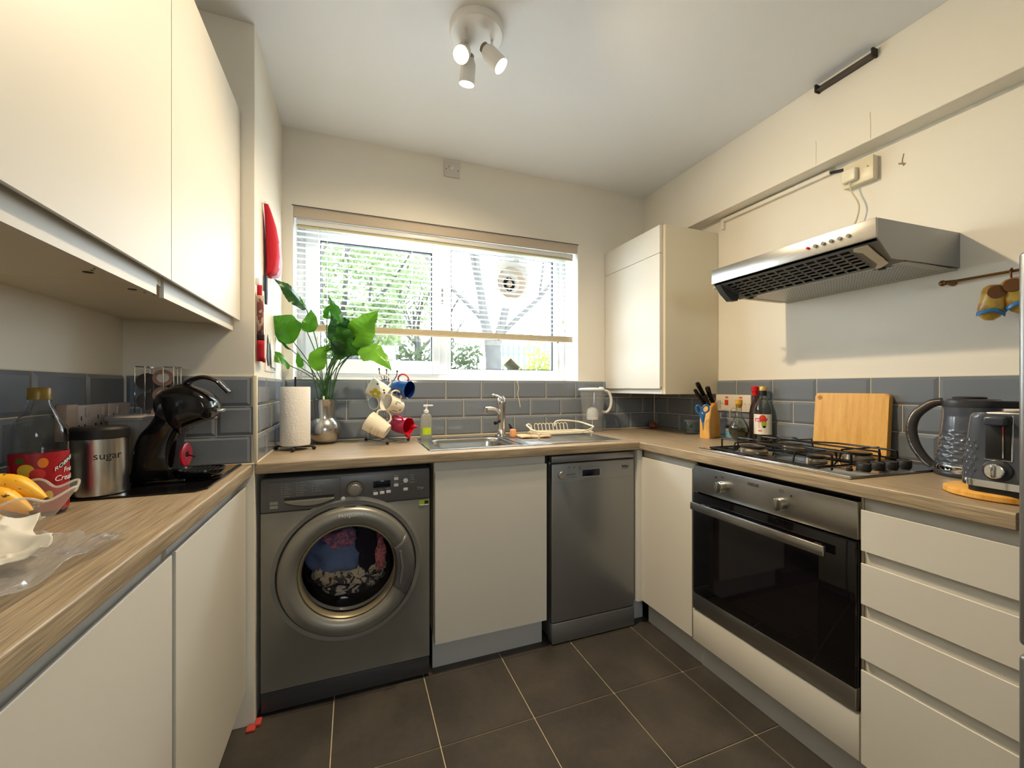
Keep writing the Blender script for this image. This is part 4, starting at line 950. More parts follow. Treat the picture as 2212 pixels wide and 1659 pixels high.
# (stem end px), (tip px), y0, y1, width, side vec, sag, material
LV = [((662, 668), (592, 602), 2.06, 1.98, .030, (.6, -.2, -.8), (.0, -.02, .012), 2),
      ((660, 660), (648, 640), 2.05, 2.04, .012, (.7, 0, -.7), (0, 0, 0), 1),
      ((664, 718), (672, 668), 2.07, 2.06, .028, (1, -.3, 0), (.01, 0, 0), 1),
      ((635, 740), (577, 686), 2.08, 2.02, .050, (.6, -.3, .75), (.01, -.015, .02), 1),
      ((627, 790), (572, 782), 2.04, 1.97, .028, (.3, -.3, -.9), (0, 0, .035), 1),
      ((651, 795), (642, 760), 2.08, 2.06, .012, (.8, 0, .3), (0, 0, 0), 1),
      ((630, 756), (598, 730), 2.08, 2.04, .008, (.6, 0, -.6), (0, 0, 0), 2),
      ((684, 802), (712, 745), 2.06, 2.03, .034, (.85, -.2, .45), (-.012, 0, .01), 3),
      ((720, 772), (762, 728), 2.06, 2.00, .040, (.4, -.3, -.85), (0, -.01, .02), 0),
      ((738, 745), (716, 680), 2.08, 2.06, .034, (.9, -.2, .2), (0, 0, 0), 2),
      ((738, 702), (710, 640), 2.10, 2.08, .024, (.85, -.2, .5), (.004, 0, 0), 0),
      ((745, 730), (752, 690), 2.04, 2.00, .040, (1, -.3, .1), (0, 0, 0), 2),
      ((768, 752), (817, 672), 2.04, 1.98, .052, (.8, -.4, .5), (-.01, 0, .01), 3),
      ((765, 735), (790, 690), 2.10, 2.08, .030, (.7, 0, -.6), (0, 0, 0), 2),
      ((778, 752), (846, 800), 2.02, 1.93, .040, (.45, -.5, .9), (0, -.01, .028), 3),
      ((730, 768), (806, 770), 2.08, 2.04, .022, (0, -.3, .9), (0, 0, .02), 0),
      ((775, 752), (836, 782), 2.10, 2.10, .024, (.4, 0, .9), (0, 0, .016), 2),
      ((760, 745), (808, 735), 2.12, 2.14, .030, (.2, 0, .9), (0, 0, .01), 2),
      ((742, 740), (700, 760), 2.10, 2.04, .026, (.3, 0, .9), (0, 0, .014), 0),
      ((726, 700), (768, 705), 2.13, 2.16, .022, (.3, 0, .9), (0, 0, .01), 2),
      ((735, 760), (772, 760), 2.03, 1.99, .030, (0, -.3, .9), (0, 0, .01), 0),
      ((750, 750), (728, 705), 2.02, 1.98, .034, 0, (0, 0, .01), 0), ((748, 745), (785, 715), 2.06, 2.04, .034, 0, (0, 0, .01), 2), ((722, 765), (745, 745), 2.01, 1.98, .030, 0, (0, 0, .01), 2), ((706, 690), (716, 655), 2.12, 2.11, .02, 0, (0, 0, 0), 1)]
for i, (a, b, y0, y1, w_, sd, sg, mi) in enumerate(LV):
    P0, P1 = pt(*a, y0), pt(*b, y1); leaf(P0, P1, w_*1.25, (48, 60, 20, -15, 40, 10, 55, 25, -20, 15, 30, 5, 18, 50, -25, 30, 45, 55, 35, 60, 30, -20, 25, 10, 40)[i], sg, mi)
    B = Vector(b0(rnd.uniform(-.028, .028), rnd.uniform(-.028, .028)))
    if i in (1, 19): continue
    mid = (B*.45+P0*.55)+Vector(((vx-P0.x)*.16, 0, .02)); stem([B, mid, P0])
g = G().box(vx-.004, vx+.004, vy-.05, vy-.048, WT+.20, WT+.225); tag(g.build('plant_label', M['white'], origin=(vx, vy-.05, WT+.2)), 'tiny white plant tag among the lily stems', 'plant tag')

# mug tree and mugs
mx_, my_ = .150, 2.088
t = thing('mug_tree', 'black and steel wire mug tree loaded with six mugs', 'mug tree', (mx_, my_, WT))
F3 = [(at(791, 948, 'z', WT+.01)), (at(837, 956, 'z', WT+.01)), (at(882, 948, 'z', WT+.01))]
F3 = [p-Vector((mx_, my_, WT)) for p in F3]+[Vector((-.01, .10, .01))]
g = G()
g.tube([F3[0], F3[1]], .0028, 8).tube([F3[1], F3[2]], .0028, 8).tube([F3[0], F3[3]], .0028, 8).tube([F3[2], F3[3]], .0028, 8)
for x in (-.012, .012): g.cyl((x, .01, .012), (x*.8, .01, .33), .0032, n=10)
g.tube([(-.012, .01, .012), (F3[0]+F3[1])/2], .0028, 8).tube([(.012, .01, .012), (F3[1]+F3[2])/2], .0028, 8)
pegs = [(819, 797, 2.07), (858, 802, 2.07), (835, 799, 2.13), (858, 845, 2.03), (812, 850, 2.10), (830, 890, 2.03), (876, 885, 2.10)]
for (u, v, y) in pegs:
    e = at(u, v, 'y', y)-Vector((mx_, my_, WT)); g.tube(spline([(0, .01, e.z-.045), (e.x*.5, e.y*.5+.005, e.z-.05), (e.x*.9, e.y, e.z-.025), tuple(e)], 4), .0026, 8)
g.build('wire_frame', mat('mug_tree_wire', (150, 150, 152), .25, 1), t)
for (u, v, y) in pegs[:4]: e = at(u, v, 'y', y)-Vector((mx_, my_, WT)); G().ball(e, .0045).build('peg_tip', M['mblack'], t)
for p in F3: G().ball((p[0], p[1], .008), .008).build('ball_foot', M['mblack'], t)
def mug(label, c, opening, up, r, h, mo, mi, mh=None, rb=None, hs=1.0, deco=None):
    """c: centre of the body; opening: direction of the mouth; up: direction of the handle"""
    z = Vector(opening).normalized(); x = Vector(up); x = (x-z*x.dot(z)).normalized(); y = z.cross(x); rb = rb or r*.8
    Mx = Matrix((x, y, z)).transposed().to_4x4(); Mx.translation = Vector(c)-z*h/2
    t = bpy.data.objects.new('mug', None); col.objects.link(t); t.matrix_world = Mx; t.location = Mx.translation; t.rotation_euler = Mx.to_euler(); tag(t, label, 'mug', 'mugs on the mug tree')
    G().lathe([(.001, .004), (rb*.8, .004), (rb*.85, 0), (rb*.95, 0), (rb, .004), ((r+rb)/2+.001, h*.4), (r, h), (r-.0015, h+.001)], (0, 0, 0), 40, cap1=False).build('body', mo, t)
    G().lathe([(r-.0015, h+.001), (r-.003, h), ((r+rb)/2-.002, h*.4), (rb-.003, .008), (.001, .007)], (0, 0, 0), 40, cap0=False).build('inside', mi, t)
    ro = (r+rb)/2
    G().tube(spline([(ro-.001, 0, h*.82), (ro+.016*hs, 0, h*.88), (ro+.03*hs, 0, h*.66), (ro+.028*hs, 0, h*.36), (ro+.012*hs, 0, h*.18), (ro-.003, 0, h*.2)], 6), .0042, 10).build('handle', mh or mo, t)
    if deco: deco(t, r, rb, h)
    return t
wht = mat('white_china', (236, 234, 226), .12); crm = mat('cream_china', (238, 228, 206), .15)
ylf = mat('yellow_petal', (196, 182, 40), .25); nvy = mat('navy_spot', (22, 34, 84), .2)
def wrap(t, r, rb, h, pts, m, name='motif'):
    """flat polygon (degrees, height) laid on the mug body"""
    g = G(); L = []
    ctr = (sum(p[0] for p in pts)/len(pts), sum(p[1] for p in pts)/len(pts))
    def P(a, z): rr = rb+(r-rb)*z/h+.0022; return (rr*math.cos(R(a)), rr*math.sin(R(a)), z)
    for k in (0, .5, 1): L.append([P(ctr[0]+(p[0]-ctr[0])*max(k, .01), ctr[1]+(p[1]-ctr[1])*max(k, .01)) for p in pts])
    g.loops(L); return g.build(name, m, t, ang=180)
def blob(a, z, ra, rz_, rot=0, n=14): return [(a+ra*math.cos(2*math.pi*k/n)*math.cos(rot)-rz_*700*math.sin(2*math.pi*k/n)*math.sin(rot), z+rz_*math.sin(2*math.pi*k/n)*math.cos(rot)+ra/900*math.cos(2*math.pi*k/n)*math.sin(rot)) for k in range(n)]
def deco1(t, r, rb, h):
    for a0 in (235, 100):
        for k in range(5): a = 2*math.pi*k/5+.4; wrap(t, r, rb, h, blob(a0+22*math.cos(a), h*.5+.017*math.sin(a), 15, .0105), ylf, 'yellow_petal')
        wrap(t, r, rb, h, blob(a0, h*.5, 7, .0045), wht, 'flower_centre')
    for a, z in ((190, .078), (285, .02), (270, .012), (200, .012), (170, .05), (300, .06)): wrap(t, r, rb, h, blob(a, z, 6, .0042), nvy, 'navy_spot')
c = lambda u, v, y: at(u, v, 'y', y)
mug('white mug with yellow flowers, hung highest on the left of the mug tree', c(819, 843, 2.06), (-.85, .25, .48), (.5, 0, .9), .043, .092, wht, wht, hs=1.25, deco=deco1)
def deco2(t, r, rb, h):
    for a, z in ((250, .03), (130, .06), (300, .05)): wrap(t, r, rb, h, blob(a, z, 5, .004), wht, 'white_speck')
bl = mat('cobalt_blue_glaze', (24, 76, 150), .15); mug('cobalt blue mug with a red handle, upper right of the mug tree', c(869, 839, 2.06), (.72, -.68, -.16), (-.15, 0, 1), .043, .085, bl, mat('deep_blue_glaze', (10, 36, 92), .12), mat('coral_handle', (206, 70, 60), .3), deco=deco2)
mug('small pale china cup facing left, behind the leaf-patterned mug', c(818, 868, 2.09), (-.72, -.68, -.12), (.2, 0, .9), .033, .07, wht, mat('pale_blue_china', (206, 216, 220), .15))
grn = mat('sage_motif', (150, 160, 70), .4); brn = mat('brown_motif', (150, 110, 60), .4)
def deco3(t, r, rb, h):
    for a0 in (60, 130, 230, 300):
        wrap(t, r, rb, h, blob(a0, .045, 5, .018), grn, 'leaf_motif'); wrap(t, r, rb, h, blob(a0+20, .022, 8, .005), brn, 'flower_motif'); wrap(t, r, rb, h, blob(a0-16, .062, 6, .005), brn, 'flower_motif')
mug('cream mug with green and brown botanical motifs, middle of the mug tree', c(849, 874, 2.02), (-.75, -.56, .30), (.35, 0, .9), .041, .088, crm, wht, deco=deco3)
def deco4(t, r, rb, h):
    lm = mat('tan_script', (206, 180, 130), .5)
    for zz, s0 in ((.060, 0), (.042, 12), (.026, 4)):
        for a0 in (225, 75):
            pts = [((rb+(r-rb)*zz/h+.0024)*math.cos(R(a)), (rb+(r-rb)*zz/h+.0024)*math.sin(R(a)), zz+.006*math.sin(a*.55+s0)*(.4+.6*abs(math.sin(a*.21)))) for a in range(a0-32+s0, a0+36, 2)]
            G().tube(pts, .0007, 4).build('script_line', lm, t)
mug('large cream mug with faint tan script, lowest on the left of the mug tree', c(816, 921, 2.00), (-.80, .30, .52), (.55, 0, .83), .048, .100, crm, wht, rb=.036, hs=1.25, deco=deco4)
def deco5(t, r, rb, h):
    for a in (-38, 38):
        a = R(a+180); p = Vector((r*math.cos(a), r*math.sin(a), h-.006)); e = p+Vector((math.cos(a)*.022, math.sin(a)*.022, .012))
        G().tube([p-Vector((0, 0, .008)), p, (p+e)/2, e], 0, 10, rs=[.013, .013, .008, .001]).build('ear', M['red'], t)
mug('red glazed mug with two pointed ears on its rim, lowest right of the mug tree', c(868, 919, 2.06), (.66, -.72, -.05), (-.75, 0, .6), .042, .085, mat('lilac_red_glaze', (176, 40, 78), .2), M['red'], M['red'], deco=deco5)

# soap dispenser
t = thing('soap_bottle', 'clear hand soap pump bottle with lime label at the left corner of the sink', 'soap bottle', (.345, 2.115, WT+.003))
clr = mat('frosted_clear_plastic', (224, 226, 214), .18, trans=.75, ior=1.3)
G().lathe([(.026, 0), (.029, .004), (.029, .105), (.024, .122), (.012, .130), (.012, .134)], (0, 0, 0), 32, sy=.75).build('bottle', clr, t)
G().lathe([(.0125, .132), (.0125, .146), (.006, .149), (.004, .165), (.004, .17)], (0, 0, 0), 20).box(-.005, .034, -.0055, .0055, .166, .174, .003).box(-.014, .006, -.0075, .0075, .164, .175, .003).build('pump', M['white'], t)
g = G(); g.sheet(lambda u, v: (.0298*math.cos(R(225+90*u)), .75*.0298*math.sin(R(225+90*u))-.0003, .025+.035*v), 10, 2); g.build('label', mat('lime_label', (190, 214, 30), .4), t, ang=180)
# drying rack
t = thing('dish_rack', 'cream coated wire dish rack standing on the drainer', 'dish rack', (1.03, 1.955, WT+.004))
cw = mat('cream_coated_wire', (232, 222, 196), .3)
g = G()
A_ = [at(1110, 915, 'y', 2.02), at(1112, 920, 'y', 1.95), at(1150, 929, 'y', 1.88), at(1200, 930, 'y', 1.86), at(1240, 926, 'y', 1.88), at(1264, 921, 'y', 2.0), at(1255, 913, 'y', 2.08), at(1215, 908, 'y', 2.12), at(1203, 912, 'y', 2.12)]
o_ = Vector((1.03, 1.955, WT+.004))
rim = [(-.175, .06, .062), (-.19, .0, .058), (-.175, -.05, .042), (-.10, -.085, .034), (0, -.09, .034), (.10, -.08, .036), (.19, -.01, .046), (.205, .05, .050), (.17, .115, .066), (.08, .125, .075), (.03, .125, .070), (.022, .125, .045)]
g.tube(spline(rim, 6), .0045, 8)
g.tube(spline([(-.175, .06, .062), (-.15, .085, .064), (-.135, .09, .05), (-.14, .09, .03)], 5), .0045, 8)
base_ = [(-.16, -.06, .024), (.16, -.055, .024), (.175, .03, .024), (.14, .10, .024), (-.14, .10, .024), (-.165, .03, .024)]
g.tube(base_, .003, 6, True)
for k in range(15): x = -.14+.28*k/14; g.tube([(x, -.058, .024), (x, .10, .024)], .0018, 5)
for x in (-.15, .15):
    for y in (-.05, .09): g.tube([(x, y, .026), (x*1.02, y, .0015)], .0035, 6)
for k in range(9):
    x = -.11+.022*k; g.tube(spline([(x, .095, .024), (x-.004, .095, .058), (x+.002, .088, .066), (x+.010, .08, .058), (x+.014, .075, .024)], 4), .0019, 6)
for x, y in ((-.15, -.055), (-.1, -.082), (0, -.088), (.1, -.078), (.17, -.03)): g.tube([(x, y, .036), (x*.95, y*.7, .024)], .0025, 6)
g.build('wire_rack', cw, t)
g = G().tube([(-.14, .02, .028), (-.12, .04, .052)], .008, 8); 
# folded cloth
g = G(); g.sheet(lambda u, v: (.80+.165*u+.01*v, 1.955+.10*v-.01*u, WT+.010+.0018*math.sin(u*9)+.001*math.sin(v*7)), 16, 10)
tag(g.build('dish_cloth', mat('peach_cloth', (232, 196, 156), .9, bump=.4, bscale=300), solid=.008, ang=180, origin=(.88, 2.0, WT)), 'folded peach dish cloth lying on the sink beside the tap', 'dish cloth')
g = G().box(.775, .80, 2.02, 2.06, WT+.004, WT+.045, .006, 3)
tag(g.build('sponge', mat('peach_sponge', (226, 160, 110), .9, bump=.8), origin=(.79, 2.04, WT)), 'small orange sponge leaning at the foot of the tap', 'sponge')
g = G().tube([(.812, 2.10, WT+.012), (.80, 2.115, WT+.055)], 0, 10, rs=[.010, .007]).tube([(.80, 2.115, WT+.055), (.795, 2.12, WT+.065)], .005, 8)
tag(g.build('brush', M['mblack'], origin=(.81, 2.1, WT)), 'small dark scrubbing brush standing behind the sponge', 'brush')

# water filter jug
t = thing('water_filter_jug', 'clear plastic water filter jug with white lid and handle at the end of the drainer', 'jug', (1.345, 2.155, WT), -12)
cp = thin_glass('clear_jug_plastic', (.94, .95, .96), haze=.15)
def ov(sx, sy, z, x0=0): P = sq(1, 2.8, 40); return [(x0+p[0]*sx, p[1]*sy, z) for p in P]
G().loops([ov(.050, .040, 0), ov(.054, .044, .004), ov(.062, .050, .12), ov(.072, .053, .245, .0), ov(.076, .054, .252, -.003)], True, True, False).build('jug_body', cp, t)
G().loops([ov(.050, .038, .09), ov(.058, .046, .12), ov(.070, .050, .235)], True, False, False).build('inner_funnel', thin_glass('clear_funnel', (.95, .96, .97), haze=.08), t)
G().loops([ov(.078, .056, .248, -.004), ov(.079, .057, .256, -.006), ov(.066, .048, .262, -.002), ov(.02, .015, .264)], True, True, True).box(.045, .065, -.012, .012, .256, .268, .003).build('lid', M['white'], t)
G().lathe([(.033, .072), (.035, .074), (.035, .118), (.028, .135), (.012, .145), (.001, .146)], (0, 0, 0), 32).cyl((.0, 0, .03), (.0, 0, .072), .004, n=10).build('filter_cartridge', M['white'], t)
G().tube(spline([(.070, 0, .243), (.098, 0, .240), (.118, 0, .20), (.115, 0, .15), (.092, 0, .118), (.060, 0, .118)], 6), .0085, 12).build('handle', mat('milky_handle', (226, 222, 210), .3), t)

# ================================================================ RIGHT WORKTOP
g = G().lathe([(.001, 0), (.018, .002), (.026, .014), (.025, .028), (.012, .040), (.004, .046), (.002, .052)], (0, 0, 0), 28)
o = g.build('onion', mat('onion_skin', (128, 76, 44), .5, noise=.2, nscale=40)); o.location = (1.81, 2.17, WT); tag(o, 'brown onion in the dark back corner of the worktop', 'onion')
t = thing('glass_jar', 'clear glass storage jar left of the knife block', 'jar', (1.80, 1.84, WT))
G().lathe([(.032, 0), (.036, .004), (.036, .066), (.033, .072), (.031, .072), (.034, .064), (.034, .006), (.001, .005)], (0, 0, 0), 32, cap0=True).build('jar_glass', thin_glass('jar_glass', (.9, .95, .96)), t)
G().lathe([(.037, .072), (.037, .080), (.001, .081)], (0, 0, 0), 32).build('lid', thin_glass('jar_lid', (.8, .85, .88), haze=.2), t)
G().ball((-.02, -.018, .045), .013, (1, .6, 1)).build('green_print', mat('green_print', (50, 110, 70), .5), t)
# knife block
ang_ = math.degrees(math.atan2(-.358, .934))     # image plane direction
ka = -78
t = thing('knife_block', 'honey-coloured wooden knife block with black handled knives', 'knife block', (1.757, 1.668, WT), ka)
# local: -Y towards the viewer, +Y back. side profile in y,z
G().prism([(-.045, 0), (.055, 0), (.062, .05), (.020, .195), (-.030, .162), (-.045, .10)], 'x', -.028, .028, .003).build('block', M['orangewood'], t)
def knife(label, x, yy, zz, L, w_=.011, tilt=0):
    """handle rises from the slanted top, leaning back to the viewer's left"""
    k = thing('knife', label, 'knife', (0, 0, 0), group='knives in the block')
    k.matrix_world = t.matrix_world if False else Matrix.Identity(4)
    a = Vector((0, -.50, .86)); s_ = Vector((math.sin(R(tilt)), 0, 0))
    d = (a+s_-Vector((.18, 0, 0))).normalized()
    Mx = Matrix.Translation((1.757, 1.668, WT)) @ Matrix.Rotation(R(ka), 4, 'Z')
    p = Mx @ Vector((x, yy, zz)); dw = Mx.to_3x3() @ d
    k.location = p; k.rotation_euler = dw.to_track_quat('Z', 'Y').to_euler()
    h = G().loops([[(w_*1.05*q[0], w_*.62*q[1], z*L) for q in sq(1, 3, 16)] if True else 0 for z in (0, .0)]+[[(w_*sc*q[0]+off, w_*.62*sc*q[1], z*L) for q in sq(1, 3, 16)] for z, sc, off in ((.04, 1.1, 0), (.3, .95, 0), (.6, 1.05, 0), (.85, 1.15, .001), (.97, 1.0, .003), (1.0, .6, .004))], True, True, True)
    h.build('handle', M['black'], k)
    for z in (.3, .7): G().cyl((0, -w_*.66, z*L), (0, w_*.66, z*L), .0022, n=8).build('rivet', M['steel'], k)
    G().box(-w_*.9, w_*.9, -.001, .001, -.06, .002).build('blade', M['steel'], k, smooth=False)
knife('large black handled knife, tallest in the block', -.014, .004, .186, .125, .0125)
knife('black handled knife behind on the right side of the block', .014, .006, .188, .095, .0115, 8)
knife('black handled knife on the left side of the block, lower and leaning most', -.016, -.016, .174, .100, .0115, -8)
knife('short black handled knife at the front of the block', .008, -.018, .172, .060, .0095, 2)
# scissors
sb = mat('blue_plastic', (32, 106, 178), .3)
t = thing('scissors', 'blue handled scissors stuck in the front of the knife block', 'scissors', at(1517, 902, 'y', 1.615), -40)
t.scale = (.86, .86, .86)
def ringel(cx_, cz_, a, b, rt, m=.0055):
    pts = [(cx_+a*math.cos(2*math.pi*k/20)*math.cos(rt)-b*math.sin(2*math.pi*k/20)*math.sin(rt), 0, cz_+a*math.cos(2*math.pi*k/20)*math.sin(rt)+b*math.sin(2*math.pi*k/20)*math.cos(rt)) for k in range(20)]; return pts
g = G().tube(ringel(-.020, .048, .013, .024, R(14)), .0052, 8, True).tube(ringel(.018, .052, .017, .023, R(-18)), .0055, 8, True)
g.tube([(-.012, 0, .026), (0, 0, .0), (.004, 0, -.028)], 0, 10, rs=[.007, .011, .007]).tube([(.012, 0, .03), (.004, 0, 0), (.004, 0, -.028)], 0, 10, rs=[.007, .011, .006])
g.build('handles', sb, t)
G().prism([(-.004, -.02), (.012, -.02), (.007, -.075), (.004, -.075)], 'y', -.001, .001).build('blades', M['steel'], t)
# blue labelled jar
t = thing('small_jar', 'small jar with pale blue label between knife block and oil bottle', 'jar', (1.843, 1.606, WT))
t.scale = (.9, .9, 1)
G().lathe([(.028, 0), (.032, .004), (.032, .048), (.028, .054)], (0, 0, 0), 32).build('jar_body', mat('pale_glass_jar', (196, 212, 220), .15, trans=.4), t)
G().lathe([(.0305, .053), (.0305, .067), (.029, .068), (.001, .068)], (0, 0, 0), 32).build('lid', mat('navy_lid', (24, 30, 46), .3), t)
g = G(); g.sheet(lambda u, v: (.0328*math.cos(R(150+200*u)), .0328*math.sin(R(150+200*u)), .010+.030*v), 24, 2); g.build('label', mat('sky_blue_label', (110, 186, 226), .5), t, ang=180)
g = G(); g.sheet(lambda u, v: (.0334*math.cos(R(226+50*u)), .0334*math.sin(R(226+50*u)), .022+.004*v), 8, 1); g.sheet(lambda u, v: (.0334*math.cos(R(222+44*u)), .0334*math.sin(R(222+44*u)), .029+.003*v), 8, 1); g.build('label_stripe', M['wink'], t, ang=180)
G().tube([(.0335*math.cos(R(207+9*math.cos(q))), .0335*math.sin(R(207+9*math.cos(q))), .025+.0075*math.sin(q)) for q in [2*math.pi*k/16 for k in range(16)]], .0011, 5, True).build('label_roundel', M['wink'], t)
# oil cruet
glc = mat('clear_bottle_glass', (235, 240, 236), .02, trans=1, ior=1.45)
t = thing('oil_cruet', 'round-bellied glass oil cruet with cork and looped handle', 'oil bottle', (1.778, 1.508, WT))
G().lathe([(.018, 0), (.024, .003), (.040, .030), (.0455, .052), (.042, .075), (.026, .104), (.0145, .128), (.0125, .168), (.0155, .180), (.013, .180), (.0105, .168), (.012, .128), (.024, .103), (.039, .075), (.0425, .052), (.037, .031), (.022, .006), (.001, .006)], (0, 0, 0), 40, cap1=False).build('cruet_glass', glc, t)
G().lathe([(.001, .0065), (.0215, .0068), (.0365, .031), (.0418, .052), (.0395, .068), (.001, .068)], (0, 0, 0), 40).build('olive_oil', mat('dark_olive_oil', (98, 88, 20), .05, trans=.85, ior=1.4), t)
G().lathe([(.0115, .164), (.013, .182), (.0155, .184), (.0165, .200), (.015, .205), (.001, .206)], (0, 0, 0), 24).build('cork_stopper', mat('cork', (206, 160, 60), .7, noise=.1, nscale=60), t)
hd = Vector((-.45, .89, 0))
G().tube(spline([hd*.014+Vector((0, 0, .160)), hd*.030+Vector((0, 0, .158)), hd*.042+Vector((0, 0, .135)), hd*.036+Vector((0, 0, .108)), hd*.024+Vector((0, 0, .101))], 6), .0036, 8).build('glass_handle', mat('handle_glass', (236, 240, 238), .03, trans=.9), t)
# vinegar bottle
t = thing('vinegar_bottle', 'clear vinegar bottle with white raw label and gold cap', 'bottle', (1.838, 1.425, WT))
G().lathe([(.034, 0), (.038, .004), (.038, .155), (.034, .178), (.022, .205), (.0155, .225), (.0145, .252), (.012, .252), (.0135, .222), (.02, .203), (.032, .176), (.0355, .154), (.0355, .006), (.001, .005)], (0, 0, 0), 40, cap1=False).build('bottle_glass', glc, t)
G().lathe([(.001, .006), (.035, .0065), (.035, .050), (.001, .050)], (0, 0, 0), 32).build('vinegar', mat('amber_vinegar', (190, 150, 70), .05, trans=.9, ior=1.35), t)
G().lathe([(.0155, .225), (.0162, .246), (.0150, .252)], (0, 0, 0), 24, cap0=False).build('neck_sleeve', mat('dark_sleeve', (24, 28, 36), .4), t)
G().lathe([(.0165, .250), (.0168, .268), (.0155, .270), (.001, .270)], (0, 0, 0), 32).build('cap', mat('pale_gold_cap', (212, 180, 98), .35, .4), t)
rl = .0388; lb = G(); lb.sheet(lambda u, v: (rl*math.cos(R(135+150*u)), rl*math.sin(R(135+150*u)), .042+.096*v), 28, 2); lb = lb.build('label', mat('white_label', (238, 232, 222), .5), t, ang=180)
text('raw', .042, mat('raspberry_ink', (206, 40, 66), .5), lb, None, bend=(rl+.0004, 204, .113), spacing=.85)
def lab(a, z, ra, rz_, m, nm, r=rl+.0005):
    g = G(); L = []
    for k in (.02, .5, 1): L.append([(r*math.cos(R(a+ra*k*math.cos(2*math.pi*j/20))), r*math.sin(R(a+ra*k*math.cos(2*math.pi*j/20))), z+rz_*k*math.sin(2*math.pi*j/20)) for j in range(20)])
    g.loops(L); g.build(nm, m, lb, ang=180)
lab(216, .118, 22, .017, mat('apple_red', (222, 76, 50), .4), 'red_apple', rl+.0002)
lab(224, .092, 17, .014, mat('apple_green', (160, 186, 40), .4), 'green_apple', rl+.0003); lab(225, .079, 11, .0055, M['ink'], 'black_roundel')
g = G()
for k, (w_, z) in enumerate(((12, .100), (16, .094), (10, .088), (14, .082), (16, .076))): g.sheet(lambda u, v: ((rl+.0004)*math.cos(R(186+w_*u)), (rl+.0004)*math.sin(R(186+w_*u)), z+.0018*v), 4, 1)
g.sheet(lambda u, v: ((rl+.0004)*math.cos(R(187+25*u)), (rl+.0004)*math.sin(R(187+25*u)), .056+.007*v), 6, 1)
g.build('label_lines', mat('salmon_ink', (226, 120, 100), .5), lb, ang=180)
# red-capped bottle behind
t = thing('sauce_bottle', 'red-capped glass sauce bottle half hidden behind the vinegar bottle', 'bottle', (1.848, 1.475, WT))
G().lathe([(.024, 0), (.026, .003), (.026, .14), (.020, .175), (.012, .20), (.011, .238)], (0, 0, 0), 32).build('bottle_glass', mat('sauce_glass', (150, 120, 110), .05, trans=.9), t)
G().lathe([(.0125, .225), (.013, .243), (.016, .246), (.0165, .268), (.014, .271), (.001, .271)], (0, 0, 0), 24).build('cap', mat('red_cap', (206, 24, 30), .3), t)
# chopping board
t = thing('chopping_board', 'honey-coloured wooden chopping board leaning on the tiles behind the hob', 'chopping board', (1.845, 1.060, WT), 0)
t.rotation_euler = (0, R(4.5), 0)
g = G(); P = rrect(-.130, .132, 0, .242, .014, 5); g.prism(P, 'x', -.012, .012, .003); g.build('board', M['orangewood'], t)
pts = [(-.0125, .112+.008*math.cos(2*math.pi*k/20), .222+.008*math.sin(2*math.pi*k/20)) for k in range(20)]
G().tube(pts, .0009, 5, True).box(-.0128, -.0118, .109, .115, .219, .225).build('brand_mark', mat('burnt_mark', (120, 70, 24), .7), t)

# kettle
t = thing('kettle', 'dark grey kettle with diamond-dimpled body and chrome trims', 'kettle', (1.718, .660, WT), -69)
kg = mat('slate_gloss_plastic', (74, 80, 92), .14, coat=.5)
G().lathe([(.079, 0), (.081, .003), (.081, .012), (.077, .018)], (0, 0, 0), 48).build('base', mat('charcoal_plastic', (52, 54, 60), .3), t)
G().lathe([(.0785, .018), (.0790, .030), (.0780, .034)], (0, 0, 0), 48).build('chrome_band', M['chrome'], t)
def dimp(prof, n, k0, k1, rows, amp, nm, mt, tt, m_ang=48):
    """body of revolution with a fish-scale of facets between heights k0 and k1"""
    g = G(); nz = 60; L = []
    for j in range(nz+1):
        z = k0+(k1-k0)*j/nz
        i = max(q for q in range(len(prof)) if prof[q][1] <= z+1e-9); i = min(i, len(prof)-2); a, b = prof[i], prof[i+1]; r = a[0]+(b[0]-a[0])*(z-a[1])/(b[1]-a[1])
        L.append((r, z))
    return g, L
g = G(); prof = [(.0775, .034), (.0765, .06), (.072, .10), (.0665, .14), (.0625, .18), (.062, .208)]
def rad(z):
    for a, b in zip(prof, prof[1:]):
        if z <= b[1]+1e-9: return a[0]+(b[0]-a[0])*(z-a[1])/(b[1]-a[1])
    return prof[-1][0]
L = []; NA = 120; nd = 15
for j in range(91):
    z = .034+(.208-.034)*j/90; q = (z-.036)/.0125; row = math.floor(q); fade = 1 if z < .125 else max(0, 1-(z-.125)/.012)
    ring = []
    for k in range(NA):
        a = 2*math.pi*k/NA; ph = (a/(2*math.pi)*nd+.5*(row % 2)) % 1-.5; fz = q-row-.5
        d = max(0, 1-(abs(ph)*2+abs(fz)*1.2)); r = rad(z)-.0030*d**.8*fade
        ring.append((r*math.cos(a), r*math.sin(a), z))
    L.append(ring)
g.loops(L, True); g.build('body', kg, t, ang=60)
G().lathe([(.0622, .206), (.0632, .212), (.062, .226), (.056, .231), (.001, .232)], (0, 0, 0), 48, cap0=False).prism([(.045, .040), (.045, -.040), (.085, -.012), (.100, 0), (.085, .012)], 'z', .205, .226, .003).build('lid_and_spout', mat('charcoal_lid', (58, 60, 66), .28), t)
G().lathe([(.036, .231), (.036, .236), (.030, .238), (.001, .238)], (-.005, 0, 0), 36).build('lid_button', M['mblack'], t)
hp = spline([(-.058, 0, .222), (-.085, 0, .214), (-.118, 0, .180), (-.130, 0, .135), (-.122, 0, .085), (-.102, 0, .045), (-.082, 0, .022)], 7)
g = G(); rs_ = [.012+.003*math.sin(math.pi*k/(len(hp)-1)) for k in range(len(hp))]
g.tube(hp, .013, 12, rs=rs_); g.build('handle', mat('charcoal_handle', (60, 58, 60), .3), t)
